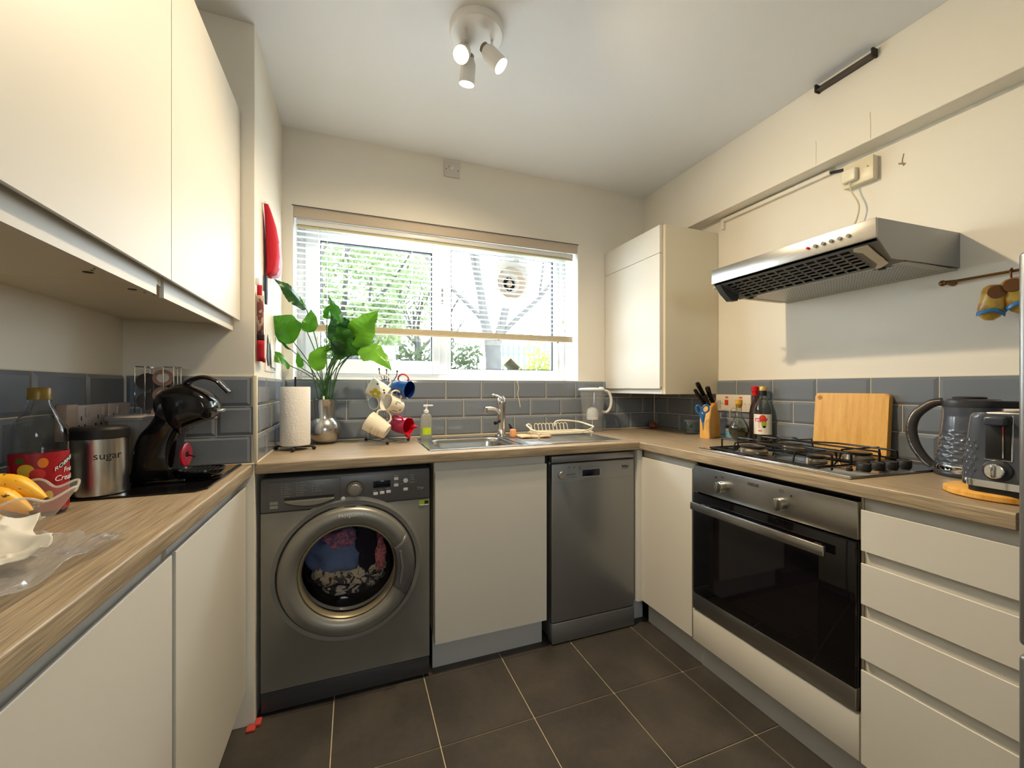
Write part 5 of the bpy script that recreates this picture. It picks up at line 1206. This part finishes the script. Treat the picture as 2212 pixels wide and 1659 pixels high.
for s_ in (-1, 1): G().tube([Vector(p)+Vector((0, s_*.010, 0))+Vector((-.007, 0, .003 if i < 20 else -.002)) for i, p in enumerate(hp)], .0028, 8).build('handle_trim', M['chrome'], t)
# round board + toaster
t = thing('round_board', 'round wooden board under the toaster', 'board', (1.470, .512, WT))
G().lathe([(.094, .0), (.1, .004), (.1, .014), (.094, .018), (.001, .018)], (0, 0, 0), 56).build('board_disc', M['orangewood'], t)
t.scale = (1, 1, 1)
t = thing('toaster', 'dark slate toaster with dimpled sides, chrome base band and silver knob', 'toaster', (1.375, .478, WT+.018), -90)
hw = .077; Lg = .27     # local x across (towards the camera is +x), y into the wall
def tsec(z): return 1-.16*max(0, (z-.02)/.165)**1.5
g = G(); Ls = []
for j in range(46):
    z = .028+(.186-.028)*j/45; s_ = tsec(z); top = 1 if z < .178 else 1-((z-.178)/.008)**2*.08
    P = rrect(-hw*s_*top, hw*s_*top, .004+.02*(1-s_), Lg, .030, 7); q = (z-.03)/.0135; row = math.floor(q); fade = 1 if z < .112 else 0
    ring = []; per = 0; pl = P[-1]
    for i, p in enumerate(P):
        per += math.hypot(p[0]-pl[0], p[1]-pl[1]); pl = p; ring.append((p[0], p[1], z))
    Ls.append(ring)
g.loops(Ls, True, True, True)
dm = g
for row in range(7):
    for side in (-1, 1):
        for k in range(9):
            yy = .034+.028*k+(.014 if row % 2 else 0); z = .038+.0135*row; s_ = tsec(z); x = side*(hw*s_+.0003)
            dm.loops([[(x, yy-.012, z), (x, yy, z-.0075), (x, yy+.012, z), (x, yy, z+.0075)], [(x-side*.0, yy-.001, z), (x+side*.0016, yy, z-.001), (x, yy+.001, z), (x+side*.0016, yy, z+.001)]], True, False, True)
    for k in range(4):
        # rounded front-left corner facets
        a = R(190+22*k+(11 if row % 2 else 0)); z = .038+.0135*row; s_ = tsec(z); cx_, cy_ = -hw*s_+.030, .034+.02*(1-s_); r_ = .0303
        def cp_(a_, z_, rr_=r_): return (cx_+rr_*math.cos(a_), cy_+rr_*math.sin(a_), z_)
        dm.loops([[cp_(a-.17, z), cp_(a, z-.0072), cp_(a+.17, z), cp_(a, z+.0072)], [cp_(a-.02, z, r_+.0018), cp_(a, z-.001, r_+.0018), cp_(a+.02, z, r_+.0018), cp_(a, z+.001, r_+.0018)]], True, False, True)
dm.build('body', kg, t, ang=50)
G().prism(rrect(-hw-.001, hw+.001, .002, Lg, .031, 7), 'z', .014, .030, .001).build('chrome_band', M['chrome'], t)
G().prism(rrect(-hw+.008, hw-.008, .01, Lg-.01, .028, 7), 'z', .0, .014).build('foot_base', M['mblack'], t)
fy = .004
G().box(-.030, .012, fy-.001, fy+.012, .082, .182, .003).build('lever_slot', M['mblack'], t)
G().tube([(-.031, fy+.000, .080), (.013, fy+.000, .080), (.013, fy+.004, .184)], .0016, 6).build('slot_trim', M['chrome'], t)
G().box(-.026, .008, fy-.020, fy+.008, .160, .180, .004, 3).build('lever', mat('slate_lever', (60, 66, 82), .2), t)
G().box(-.001, .001, fy-.003, fy+.0, .086, .158).build('lever_track', M['chrome'], t)
k = G().lathed((-.009, fy+.004, .056), (0, -1, 0), [(.0255, 0), (.0245, .008), (.023, .009), (.001, .009)], 36).build('knob_ring', mat('charcoal_dial', (50, 52, 60), .25), t)
k2 = G().lathed((-.009, fy-.004, .056), (0, -1, 0), [(.017, 0), (.0165, .014), (.0145, .016), (.001, .016)], 36).build('knob', M['chrome'], k)
G().box(-.0125, -.0055, fy-.026, fy-.018, .042, .070, .002).build('knob_grip', M['chrome'], k2)
G().box(-.045, .045, .05, .24, .183, .188, .002).build('top_plate', M['steel'], t)
G().box(-.018, .018, .065, .225, .1865, .1885).build('bread_slot', M['mblack'], t, smooth=False)

# ================================================================ LEFT WORKTOP
# black slotted tray
t = thing('black_tray', 'glossy black tray with slotted end under the coffee machine and sugar tin', 'tray', (-.50, 1.42, WT))
g = G().prism([(-.168, -.165), (.125, -.158), (.146, -.130), (.146, .235), (-.168, .235)], 'z', 0, .005, .0015); g.build('tray_base', M['black'], t)
g = G()
for k in range(8): g.box(.050, .135, .055+.022*k, .064+.022*k, .0045, .0056)
g.build('wooden_slot', ramp_mat('slot_wood', [(.3, (150, 120, 84)), (.7, (186, 152, 108))], .5, 20), t, smooth=False)
# sugar tin
t = thing('sugar_tin', 'brushed steel sugar tin with black lid on the left worktop', 'tin', (-.585, 1.318, WT+.005))
G().lathe([(.052, 0), (.054, .002), (.054, .138)], (0, 0, 0), 56, cap1=False).build('tin_body', M['steelv'], t)
G().lathe([(.054, .136), (.0558, .138), (.0558, .158), (.050, .164), (.001, .165)], (0, 0, 0), 56).build('lid', M['mblack'], t)
text('sugar', .025, M['ink'], t, None, bend=(.0542, -50, .096))
# squash bottle
t = thing('squash_bottle', 'tall clear squash bottle with red fruit label and brown cap', 'bottle', (-.612, 1.160, WT))
clb = mat('clear_pet', (236, 238, 240), .04, trans=1, ior=1.25)
BP = [(.036, 0), (.042, .006), (.0425, .15), (.0425, .168), (.040, .182), (.027, .208), (.0185, .228), (.0155, .248)]
G().lathe(BP+[(.0135, .248)]+[(r-.0015, z+.001) for r, z in reversed(BP[1:-1])]+[(.001, .004)], (0, 0, 0), 48, cap1=False).build('bottle', clb, t)
G().lathe([(.001, .005), (.0395, .007), (.0405, .13), (.001, .13)], (0, 0, 0), 40).build('squash', mat('red_squash', (150, 16, 26), .05, trans=.8, ior=1.33), t)
G().lathe([(.0175, .244), (.0178, .262), (.016, .265), (.001, .265)], (0, 0, 0), 40).lathe([(.0185, .240), (.0185, .244)], (0, 0, 0), 40).build('cap', mat('olive_gold_cap', (132, 108, 42), .35, .2), t)
rl = .0431; ml = mat('deep_red_label', (150, 14, 30), .35)
g = G(); g.sheet(lambda u, v: (rl*math.cos(R(-160+230*u)), rl*math.sin(R(-160+230*u)), .012+.120*v), 40, 3); lb = g.build('label', ml, t, ang=180)
def lab(a, z, ra, rz_, m, nm, r=rl+.0006, rot=0):
    g = G(); L = []
    for k in (.02, .5, 1):
        ring = []
        for j in range(24):
            q = 2*math.pi*j/24; du = ra*k*math.cos(q); dv = rz_*k*math.sin(q); du, dv = du*math.cos(rot)-dv*1300*math.sin(rot)*1, dv*math.cos(rot)+du/1300*math.sin(rot)
            ring.append((r*math.cos(R(a+du)), r*math.sin(R(a+du)), z+dv))
        L.append(ring)
    g.loops(L); g.build(nm, m, lb, ang=180)
orn, yl_, grn_, pnk = mat('print_orange', (216, 120, 30), .4), mat('print_yellow', (216, 178, 48), .4), mat('print_green', (60, 92, 30), .4), mat('print_red', (196, 40, 36), .4)
lab(-88, .098, 17, .013, yl_, 'printed_mango'); lab(-66, .090, 15, .011, pnk, 'printed_strawberry', rl+.0009); lab(-56, .112, 10, .010, orn, 'printed_orange', rl+.0008); lab(-60, .040, 14, .012, orn, 'printed_peach'); lab(-46, .044, 9, .010, yl_, 'printed_lemon', rl+.0009)
lab(-104, .060, 10, .009, pnk, 'printed_raspberry'); lab(-100, .118, 10, .006, grn_, 'printed_leaf'); lab(-90, .048, 16, .006, grn_, 'printed_leaf', rl+.0004); lab(-130, .09, 8, .02, pnk, 'printed_strawberry')
SH = 18
def arcz(a): q = (a-SH+36)/36; return .0060*math.sin(min(1, max(0, q))*math.pi/2+.0)
g = G(); g.sheet(lambda u, v: ((rl+.0007)*math.cos(R(SH-42+60*u)), (rl+.0007)*math.sin(R(SH-42+60*u)), .094+.016*math.sin(u*math.pi*.62)+.0125*v), 16, 1); g.build('green_banner', mat('dark_green_banner', (34, 40, 22), .4), lb, ang=180)
tx = text('ROBINSONS', .0118, M['wink'], lb, None, bend=(rl+.001, SH-12, .1003), spacing=.95)
for v in tx.data.vertices: u_ = (math.degrees(math.atan2(v.co.y, v.co.x))-SH+42)/60; v.co.z += .016*math.sin(u_*math.pi*.62)
text('Fruit', .014, M['wink'], lb, None, bend=(rl+.001, SH-14, .092), shear=.15); text('Creations', .0165, M['wink'], lb, None, bend=(rl+.001, SH-12, .076), shear=.3)
g = G()
for k in range(5): g.sheet(lambda u, v: ((rl+.001)*math.cos(R(-74+5*u)), (rl+.001)*math.sin(R(-74+5*u)), .024+.0065*k+.004*v), 2, 1); g.sheet(lambda u, v: ((rl+.001)*math.cos(R(-66+4*u)), (rl+.001)*math.sin(R(-66+4*u)), .024+.0065*k+.0045*v), 2, 1)
g.build('nutrition_panel', mat('panel_grey_green', (196, 206, 186), .5), lb, ang=180)

# glass fruit bowl
def bowl_pt(a, s, zf):
    """a angle, s 0..1 up the wall"""
    fl_ = 1+.05*math.cos(8*a)*s**2; r = (.046+.054*s**1.15)*fl_; z = .004+.078*s**1.3+(.007*math.cos(8*a)*s**3); return (r*math.cos(a), r*math.sin(a), z+zf)
t = thing('fruit_bowl', 'frosted fluted glass bowl holding bananas on the left worktop', 'bowl', (-.566, .962, WT))
gm = thin_glass('fluted_glass', (.96, .95, .92), haze=.20, hazec=(.9, .88, .82), rough=.12)
g = G(); n = 96
L = [[(0.001*math.cos(2*math.pi*k/n), .001*math.sin(2*math.pi*k/n), .003) for k in range(n)]]+[[bowl_pt(2*math.pi*k/n, s/16, 0) for k in range(n)] for s in range(17)]
g.loops(L, True); g.build('bowl_glass', gm, t, ang=180)
g = G().tube([bowl_pt(2*math.pi*k/n, 1, 0) for k in range(n)], .0022, 6, True)
g.build('rim', thin_glass('bowl_rim', (.95, .95, .92), haze=.45, hazec=(.9, .88, .8)), t)
bm_ = ramp_mat('banana_skin', [(.30, (236, 160, 20)), (.55, (246, 186, 40)), (.80, (240, 174, 34))], .42, 9, (1, 1, 1), 4, 0, bump=.05)
nt = bm_.node_tree; pb = nt.nodes['Principled BSDF']; src = pb.inputs['Base Color'].links[0].from_socket
tcn = nt.nodes.new('ShaderNodeTexCoord'); mp = nt.nodes.new('ShaderNodeMapping'); mp.inputs['Scale'].default_value = (1, .35, 1); vn = nt.nodes.new('ShaderNodeTexNoise'); vn.inputs['Scale'].default_value = 120; vn.inputs['Detail'].default_value = 2
nt.links.new(tcn.outputs['Object'], mp.inputs[0]); nt.links.new(mp.outputs[0], vn.inputs['Vector']); rr_ = nt.nodes.new('ShaderNodeValToRGB'); rr_.color_ramp.elements[0].position = .66; rr_.color_ramp.elements[1].position = .70
nt.links.new(vn.outputs['Fac'], rr_.inputs[0]); mx = nt.nodes.new('ShaderNodeMixRGB'); nt.links.new(rr_.outputs[0], mx.inputs[0]); nt.links.new(src, mx.inputs[1]); mx.inputs[2].default_value = (*lin((92, 56, 20)), 1); nt.links.new(mx.outputs[0], pb.inputs['Base Color'])
def banana(label, pts, r):
    pts = [Vector(p) for p in pts]; o0 = pts[0].copy(); P = spline([p-o0 for p in pts], 8); n = len(P)
    t = thing('banana', label, 'banana', o0, group='bananas in the glass bowl')
    rs = [r*min(1, .28+2.6*(i/(n-1)))*min(1, .22+3.0*(1-i/(n-1))) for i in range(n)]
    g = G(); g.tube(P, r, 9, rs=[q for q in rs]); g.build('peel', bm_, t, ang=50)
    d = (P[-1]-P[-2]).normalized(); G().tube([P[-1]-d*.002, P[-1]+d*.006], r*.22, 8).build('tip', mat('banana_tip', (60, 40, 24), .8), t)
    d = (P[0]-P[1]).normalized(); G().tube([P[0], P[0]+d*.025], r*.28, 8).build('stalk', mat('banana_stalk', (190, 160, 60), .6), t)
bx, by, bz = -.566, .962, WT
banana('speckled ripe banana at the back of the glass bowl', [(bx-.082, by-.040, bz+.066), (bx-.055, by+.01, bz+.092), (bx-.005, by+.040, bz+.094), (bx+.048, by+.035, bz+.064)], .0185)
banana('speckled ripe banana in the middle of the glass bowl', [(bx-.070, by-.066, bz+.064), (bx-.045, by-.024, bz+.084), (bx-.002, by+.004, bz+.080), (bx+.046, by+.004, bz+.050)], .0185)
banana('shaded banana lying lowest against the front glass of the bowl', [(bx-.050, by-.070, bz+.050), (bx-.025, by-.050, bz+.056), (bx+.010, by-.036, bz+.046), (bx+.042, by-.024, bz+.032)], .0175)

# crumpled white paper bag
def crumple(name, label, mt, loc, sx_, sy_, hfun, seed, th, amp, nu=46, nv=46, cat='bag', rz=0, edge=.1):
    rn = random.Random(seed); S = [(rn.uniform(-1, 1), rn.uniform(-1, 1), rn.uniform(4, 22), rn.uniform(0, 6)) for _ in range(26)]
    W1 = [(rn.uniform(-1.2, 1.2), rn.uniform(-1.2, 1.2), rn.uniform(0, .5)) for _ in range(15)]; W2 = [(rn.uniform(-1.2, 1.2), rn.uniform(-1.2, 1.2), 0) for _ in range(60)]
    def f(u, v):
        x, y = (u-.5)*2, (v-.5)*2
        z = min(math.hypot(x-a, y-b)*(1+c)+c*.3 for a, b, c in W1)*1.5+min(math.hypot(x-a, y-b) for a, b, c in W2)*.9
        e = max(abs(x), abs(y)); wob = 1+edge*math.sin(5*math.atan2(y, x)+seed)+.05*abs(math.sin(9*math.atan2(y, x)))
        return (x*sx_*wob, y*sy_*wob, hfun(x, y)+amp*z)
    g = G(); g.sheet(f, nu, nv); o = g.build(name, mt, solid=th, ang=28, flip=False); o.location = loc; o.rotation_euler = (0, 0, R(rz)); return tag(o, label, cat)
pm = mat('thin_white_paper', (240, 236, 226), .55)
nt = pm.node_tree; pb = nt.nodes['Principled BSDF']; tl = nt.nodes.new('ShaderNodeBsdfTranslucent'); tl.inputs[0].default_value = (.85, .82, .74, 1); mx = nt.nodes.new('ShaderNodeMixShader'); mx.inputs[0].default_value = .3
nt.links.new(pb.outputs[0], mx.inputs[1]); nt.links.new(tl.outputs[0], mx.inputs[2]); nt.links.new(mx.outputs[0], nt.nodes['Material Output'].inputs[0])
crumple('paper_bag', 'crumpled white paper bag lying in front of the fruit bowl', pm, (-.508, .792, WT+.016), .082, .078, lambda x, y: .012*max(0, 1-x*x*.7-y*y*.8), 3, .0005, .034, 70, 70, rz=30)
crumple('paper_bag', 'folded-over corner of white paper above the crumpled bag at the left edge', pm, (-.585, .852, WT+.066), .042, .022, lambda x, y: .006*(1-x*x)+.006*x, 8, .0005, .012, 24, 24, rz=10)
pl = thin_glass('clear_polythene', (.96, .97, .99), haze=.14, hazec=(.95, .95, .96), ior=1.9, rough=.10)
crumple('plastic_bag', 'clear crinkled plastic bag lying flat at the worktop edge', pl, (-.445, .775, WT+.002), .066, .145, lambda x, y: .003*max(0, 1-x*x), 5, .0004, .016, 70, 110, rz=-4, edge=.06)

# tub
t = thing('plastic_tub', 'translucent lidded plastic tub behind the sugar tin', 'tub', (-.590, 1.505, WT+.005))
tubm = mat('milky_tub', (206, 200, 196), .3, trans=.5)
G().loops([ov(.046, .046, 0), ov(.052, .052, .17)], True, True, False).build('tub_body', tubm, t)
G().loops([ov(.058, .058, .168), ov(.059, .059, .176), ov(.052, .052, .181), ov(.050, .050, .178)], True, True, True).build('lid', mat('milky_lid', (176, 168, 164), .35, trans=.3), t)
# capsule rack
t = thing('capsule_rack', 'chrome wire rack of coffee capsules on the tub behind the coffee machine', 'capsule rack', (-.525, 1.585, WT+.005))
cxs = [at(u, 840, 'y', 1.585).x+.525 for u in (303, 314, 326, 339, 363, 375, 386, 396)]
zt = at(320, 793, 'y', 1.585).z-WT-.005
g = G()
for i, x in enumerate(cxs):
    yy = (-.035, .03, -.04, -.02)[i % 4]; g.tube([(x, yy, .0), (x, yy, zt)], .0016, 6)
for grp in (cxs[:4], cxs[4:]):
    g.tube([(grp[0], -.035, zt), (grp[1], .03, zt), (grp[3], .03, zt), (grp[3], -.02, zt), (grp[2], -.04, zt)], .0016, 6, True)
    g.tube([(grp[0], -.035, .003), (grp[1], .03, .003), (grp[3], .03, .003), (grp[3], -.02, .003), (grp[2], -.04, .003)], .0016, 6, True)
for z in (.04, .10, .16, .22, zt-.02): g.tube([(cxs[3], -.02, z), (cxs[4], -.035, z)], .0014, 5)
g.build('wire_rack', M['chrome'], t)
cap1, cap2 = mat('capsule_brown', (150, 112, 92), .4, .2), mat('capsule_dark', (44, 26, 22), .4)
fo = mat('capsule_foil_print', (196, 186, 176), .35, .4)
k_ = 0
for (u, v, mm) in ((352, 816, cap1), (352, 853, cap1), (350, 890, cap1), (317, 824, cap2), (318, 866, cap2)):
    p = at(u, v, 'y', 1.565); q = thing('coffee_capsule', ('pinkish brown coffee capsule at the top of the wire rack', 'pinkish brown coffee capsule second from the top of the wire rack', 'pinkish brown coffee capsule lowest visible in the wire rack', 'dark brown coffee capsule high in the left column of the rack', 'dark brown coffee capsule lower in the left column of the rack')[k_], 'coffee capsule', p, group='coffee capsules in the rack'); k_ += 1
    q.rotation_euler = (R(-8), 0, R(8))
    G().lathed((0, 0, 0), (0, -1, 0), [(.017, -.028), (.021, -.010), (.0225, -.002), (.0255, -.002), (.0255, .0), (.001, .0)], 32).build('capsule_cup', mm, q)
    g = G(); g.lathed((0, -.0002, 0), (0, -1, 0), [(.015, 0), (.015, .0006), (.001, .0007)], 24); g.build('foil_print', fo if mm is cap1 else cap2, q)

# coffee machine: side profile, given depth and rounded sections
t = thing('coffee_machine', 'glossy black capsule coffee machine with arched handle and red dial', 'coffee machine', (-.47, 1.43, WT+.005))
YC = 1.43
def cm_(u, v): p = at(u, v, 'y', YC); return (p.x+.47, p.z-WT-.005)
def hull(P, hw_, name, m, n=7, ang=60):
    """side outline P swept to half width hw_ with a rounded shoulder"""
    cx_ = sum(p[0] for p in P)/len(P); cz_ = sum(p[1] for p in P)/len(P); L = []
    for k in range(-n, n+1):
        s = k/n; y = hw_*math.sin(s*math.pi/2); f = 1-.16*(1-math.cos(s*math.pi/2))**1.2*2.2
        L.append([(cx_+(p[0]-cx_)*f, y, cz_+(p[1]-cz_)*f) for p in P])
    g = G(); g.loops(L, True, True, True); return g.build(name, m, t, ang=ang)
def sm(P, n=4): return [(v.x, v.z) for v in spline([(p[0], 0, p[1]) for p in P], n, True)]
blk = M['black']
body = sm([cm_(*q) for q in ((297, 1046), (292, 1015), (297, 980), (311, 940), (335, 912), (350, 888), (352, 872), (347, 852), (366, 838), (396, 828), (417, 834), (422, 870), (412, 905), (397, 935), (387, 962), (384, 1000), (386, 1040), (360, 1046))])
hull(body, .060, 'body', blk)
headp = sm([cm_(*q) for q in ((352, 850), (370, 838), (400, 832), (425, 836), (450, 846), (468, 862), (475, 882), (466, 902), (440, 912), (410, 924), (396, 936), (372, 915), (360, 880))])
hull(headp, .066, 'brew_head', blk)
g = G()
arc = spline([(cm_(398, 836)[0], 0, cm_(398, 836)[1]), (cm_(412, 822)[0], 0, cm_(412, 822)[1]), (cm_(440, 815)[0], 0, cm_(440, 815)[1]), (cm_(468, 822)[0], 0, cm_(468, 822)[1]), (cm_(484, 836)[0], 0, cm_(484, 836)[1]), (cm_(496, 848)[0], 0, cm_(496, 848)[1])], 6)
L = []
for i, p in enumerate(arc):
    tn = (arc[min(i+1, len(arc)-1)]-arc[max(i-1, 0)]).normalized(); nn = Vector((-tn.z, 0, tn.x)); L.append([p+nn*.0065*math.sin(q)+Vector((0, .026*math.cos(q), 0)) for q in [2*math.pi*k/20 for k in range(20)]])
g.loops(L, True, True, True); g.build('arched_handle', mat('bronze_black', (40, 34, 32), .12), t, ang=60)
p = cm_(479, 886); G().box(p[0]-.030, p[0]+.006, -.022, .022, p[1]-.005, p[1]+.005, .003).box(p[0]-.028, p[0]-.012, -.012, .012, p[1]-.024, p[1]-.004, .003).build('capsule_holder', M['steel'], t)
p = cm_(344, 848); G().tube([(p[0]+.035, 0, p[1]+.002), (p[0]+.022, 0, p[1]+.02)], .006, 10).build('tank_catch', blk, t)
p = cm_(402, 981)
pr_ = [(.0, -.001), (.022, -.001), (.033, .003), (.033, .007), (.030, .009), (.010, .009), (.006, .006), (.001, .006)]
dd = G().lathed((p[0]-.004, -.005, p[1]), (.98, -.08, 0), pr_, 40).build('red_dial', mat('raspberry_red_plastic', (196, 22, 52), .3), t)
G().lathed((p[0]+.004, -.008, p[1]), (.98, -.08, 0), [(.007, 0), (.006, .004), (.001, .004)], 20).tube([(p[0]+.006, -.01, p[1]), (p[0]+.026, -.018, p[1]-.006)], .0018, 6).build('dial_pointer', mat('dial_dark', (60, 10, 24), .4), dd)
q0, q1 = cm_(384, 1028), cm_(482, 1010)
g = G(); tc_ = ((q0[0]+q1[0])/2+.004, 0)
g.loops([[(tc_[0]+(q1[0]-q0[0])*.5*s_*p_[0], .052*s_*p_[1], z) for p_ in sq(1, 2.6, 40)] for z, s_ in ((.004, .80), (.012, .92), (.026, 1.0), (.029, .98), (.029, .9), (.022, .86))], True, True, True)
tr = g.build('drip_tray', blk, t, ang=60)
g = G()
for k in range(9): x = tc_[0]-.045+.0112*k; h_ = .040*math.sqrt(max(.05, 1-((x-tc_[0])/.062)**2)); g.box(x-.0018, x+.0018, -h_, h_, .022, .027, .0008, 1)
g.build('tray_grid', mat('dark_chrome', (70, 70, 74), .2, .8), tr)
G().box(-.055, .04, -.05, .05, .0, .010, .003).build('base', blk, t)

# ================================================================ OUTSIDE
M['lawn'] = mat('lawn_green', (96, 112, 70), .95, noise=.2, nscale=30)
o = G().box(-14, 16, YB+.6, 34, -.25, -.2).build('ground', M['lawn'], smooth=False); struct(o, 'garden lawn outside the window', 'lawn')
struct(G().box(-8, 9, -12, YF-.1, -.15, -.1).build('ground', mat('pale_paving', (214, 210, 204), .8), smooth=False), 'unseen pale patio behind the viewer, added to bounce daylight', 'patio')  # added bright ground, out of view, reflecting sky light indoors
struct(G().box(-6, 8, YB+.27, YB+4.5, -.2, -.12).build('ground', mat('bounce_paving_b', (236, 234, 230), .8), smooth=False), 'unseen pale paving below the kitchen window, added to bounce daylight up', 'paving')  # pale slab added to throw sky light up onto the ceiling
def leaves(n, f, size, seed):
    rn = random.Random(seed); g = G()
    for _ in range(n):
        c = Vector(f(rn)); a = Vector((rn.uniform(-1, 1), rn.uniform(-1, 1), rn.uniform(-1, 1))).normalized(); b = a.orthogonal().normalized(); b = (b*math.cos(_*1.7)+a.cross(b)*math.sin(_*1.7)); s_ = size*rn.uniform(.6, 1.3)
        g.quad(c-a*s_, c+b*s_*.5, c+a*s_, c-b*s_*.5)
    return g
def leafmat(name, c):
    m = mat(name, c, .6, noise=.15, nscale=3); nt = m.node_tree; pb = nt.nodes['Principled BSDF']; tl = nt.nodes.new('ShaderNodeBsdfTranslucent'); tl.inputs[0].default_value = (*lin(c), 1)
    mx = nt.nodes.new('ShaderNodeMixShader'); mx.inputs[0].default_value = .5; nt.links.new(pb.outputs[0], mx.inputs[1]); nt.links.new(tl.outputs[0], mx.inputs[2]); nt.links.new(mx.outputs[0], nt.nodes['Material Output'].inputs[0]); return m
bark = mat('grey_bark', (62, 60, 58), .9, bump=.8, bscale=20, noise=.15, nscale=6)
lm1, lm2, lm3 = leafmat('fresh_leaf', (112, 128, 86)), leafmat('hedge_leaf', (74, 84, 58)), leafmat('yellow_leaf', (128, 134, 66))
tx_, ty_ = at(1066, 780, 'y', 8.0).x, 8.0
t = thing('bare_tree', 'forked pale grey tree trunk seen through the right window pane', 'tree', (tx_, ty_, -.2))
g = G(); rnd = random.Random(5)
def br_(p, d, L_, r, lv, g):
    pts = [Vector(p)]; d = Vector(d).normalized()
    for k in range(4):
        d = (d+Vector((rnd.uniform(-.12, .12), rnd.uniform(-.12, .12), rnd.uniform(-.02, .12)))).normalized(); pts.append(pts[-1]+d*L_/4)
    g.tube(pts, r, 7, rs=[r*(1-.12*k) for k in range(5)])
    if lv:
        for k in range(3 if lv > 1 else 2):
            nd = (d+Vector((rnd.uniform(-.75, .75), rnd.uniform(-.5, .5), rnd.uniform(-.1, .5)))).normalized(); br_(pts[rnd.choice((2, 3, 4))], nd, L_*rnd.uniform(.65, .85), r*.52, lv-1, g)
g.tube([(0, 0, 0), (.01, 0, 1.0), (0, 0, 1.95), (-.02, 0, 2.3)], .15, 12, rs=[.24, .17, .16, .17])
br_((-.06, 0, 2.2), (-.28, 0, 1), 2.2, .11, 3, g); br_((.06, 0, 2.2), (.38, .1, 1), 2.2, .10, 3, g); br_((.1, 0, 2.4), (.9, 0, .9), 2.6, .06, 3, g); br_((-.1, 0, 2.6), (-.8, .2, .9), 2.4, .05, 3, g)
g.build('trunk', bark, t)
def tree_(name, label, x, y, h, crown, nl, ls, lm, seed, tr_=.14):
    t = thing(name, label, 'tree', (x, y, -.2)); global rnd; rnd = random.Random(seed); g = G()
    g.tube([(0, 0, 0), (.05, 0, h*.25), (0, 0, h*.5)], tr_, 9, rs=[tr_*1.3, tr_, tr_*.8])
    for k in range(6): br_((0, 0, h*(.3+.04*k)), (math.cos(k*2.2), math.sin(k*2.2)*.6, .9), h*.28, tr_*.45, 2, g)
    g.build('trunk', bark, t)
    def f(rn):
        c_ = crown[rn.randrange(len(crown))]; a = Vector((rn.gauss(0, 1), rn.gauss(0, 1), rn.gauss(0, 1))).normalized()*rn.uniform(.35, 1)**.5; return (c_[0]+a.x*c_[3], c_[1]+a.y*c_[3], c_[2]+a.z*c_[3]*.85)
    leaves(nl, f, ls, seed).build('foliage', lm, t, smooth=False)
tree_('leafy_tree', 'tall pale green leafy tree filling the left window pane', -.2, 9.5, 6, [(-1.2, 0, 3.2, 1.0), (.3, 0, 3.6, 1.1), (1.2, .4, 4.4, 1.2), (-.4, .3, 4.8, 1.3), (.6, 0, 2.7, .7), (-2.2, .5, 4.0, 1.3), (-1.6, 0, 5.6, 1.3)], 7500, .075, lm1, 3)
tree_('leafy_tree', 'distant leafy tree behind the mullion between the two panes', 2.0, 14, 6, [(-1.2, 0, 3.4, 1.0), (0, 0, 4.2, 1.1), (-.6, 0, 5.4, 1.2)], 2600, .08, lm1, 8)
def hedge_(label, x0, x1, y, h, n, lm, seed, d_=.8):
    o = leaves(n, lambda rn: (rn.uniform(x0, x1), y+rn.uniform(0, d_), rn.uniform(-.2, h)+.25*math.sin(rn.uniform(x0, x1)*3)), .09, seed).build('hedge', lm, smooth=False, origin=((x0+x1)/2, y, -.2)); tag(o, label, 'hedge')
hedge_('pale green hedge low in the left window pane', -1.5, 2.2, 12, 2.35, 4200, lm2, 4)
hedge_('grey-green bushes left of the bare tree trunk', 2.35, 3.35, 11, 2.2, 1200, lm2, 6)
o = leaves(1500, lambda rn: (4.3+rn.gauss(0, .26), 9.0+rn.gauss(0, .3), rn.uniform(.0, 1.7)+.35*abs(rn.gauss(0, 1))), .07, 9).build('shrub', lm3, smooth=False, origin=(4.3, 9, -.2)); tag(o, 'bright yellow-green shrub at the right edge of the window view', 'shrub')
# shed
sx_ = at(1104, 785, 'y', 16).x
# shed stands left of the trellis
t = thing('garden_shed', 'small pale garden shed with ridged roof and blue-grey windows', 'shed', (sx_, 16, -.2))
t.scale = (.62, .8, .98)
G().box(-1.0, .9, 0, 1.6, 0, 2.05).build('walls', mat('pale_timber', (124, 116, 100), .8), t, smooth=False)
G().prism([(-1.15, 2.0), (-.1, 2.62), (1.0, 2.0), (1.0, 2.08), (-.1, 2.72), (-1.15, 2.08)], 'y', -.15, 1.75).build('roof', mat('buff_roof', (112, 100, 80), .8), t, smooth=False)
for x in (-.75, -.1): 
    wn = G().box(x, x+.5, -.02, .01, 1.45, 1.95).build('window', mat('slate_blue_pane', (50, 66, 78), .3), t, smooth=False)
    G().box(x+.235, x+.265, -.03, -.015, 1.45, 1.95).build('glazing_bar', M['wink'], wn, smooth=False)
# greenhouse / trellis panels
t = thing('trellis_fence', 'pale green glazed fence panels behind the garden shed', 'fence', (at(1165, 770, 'y', 19).x, 19, -.2))
fm = mat('pale_green_timber', (80, 98, 88), .7)
for k in range(15):
    x = -2.0+.28*k; G().box(x, x+.10, -.03, .03, 0, 3.5+.12*math.sin(k)).build('post', fm, t, smooth=False)
G().box(-2.1, 2.2, -.04, .0, 3.0, 3.06).box(-2.1, 2.2, -.04, 0, 1.6, 1.68).build('rail', fm, t, smooth=False)
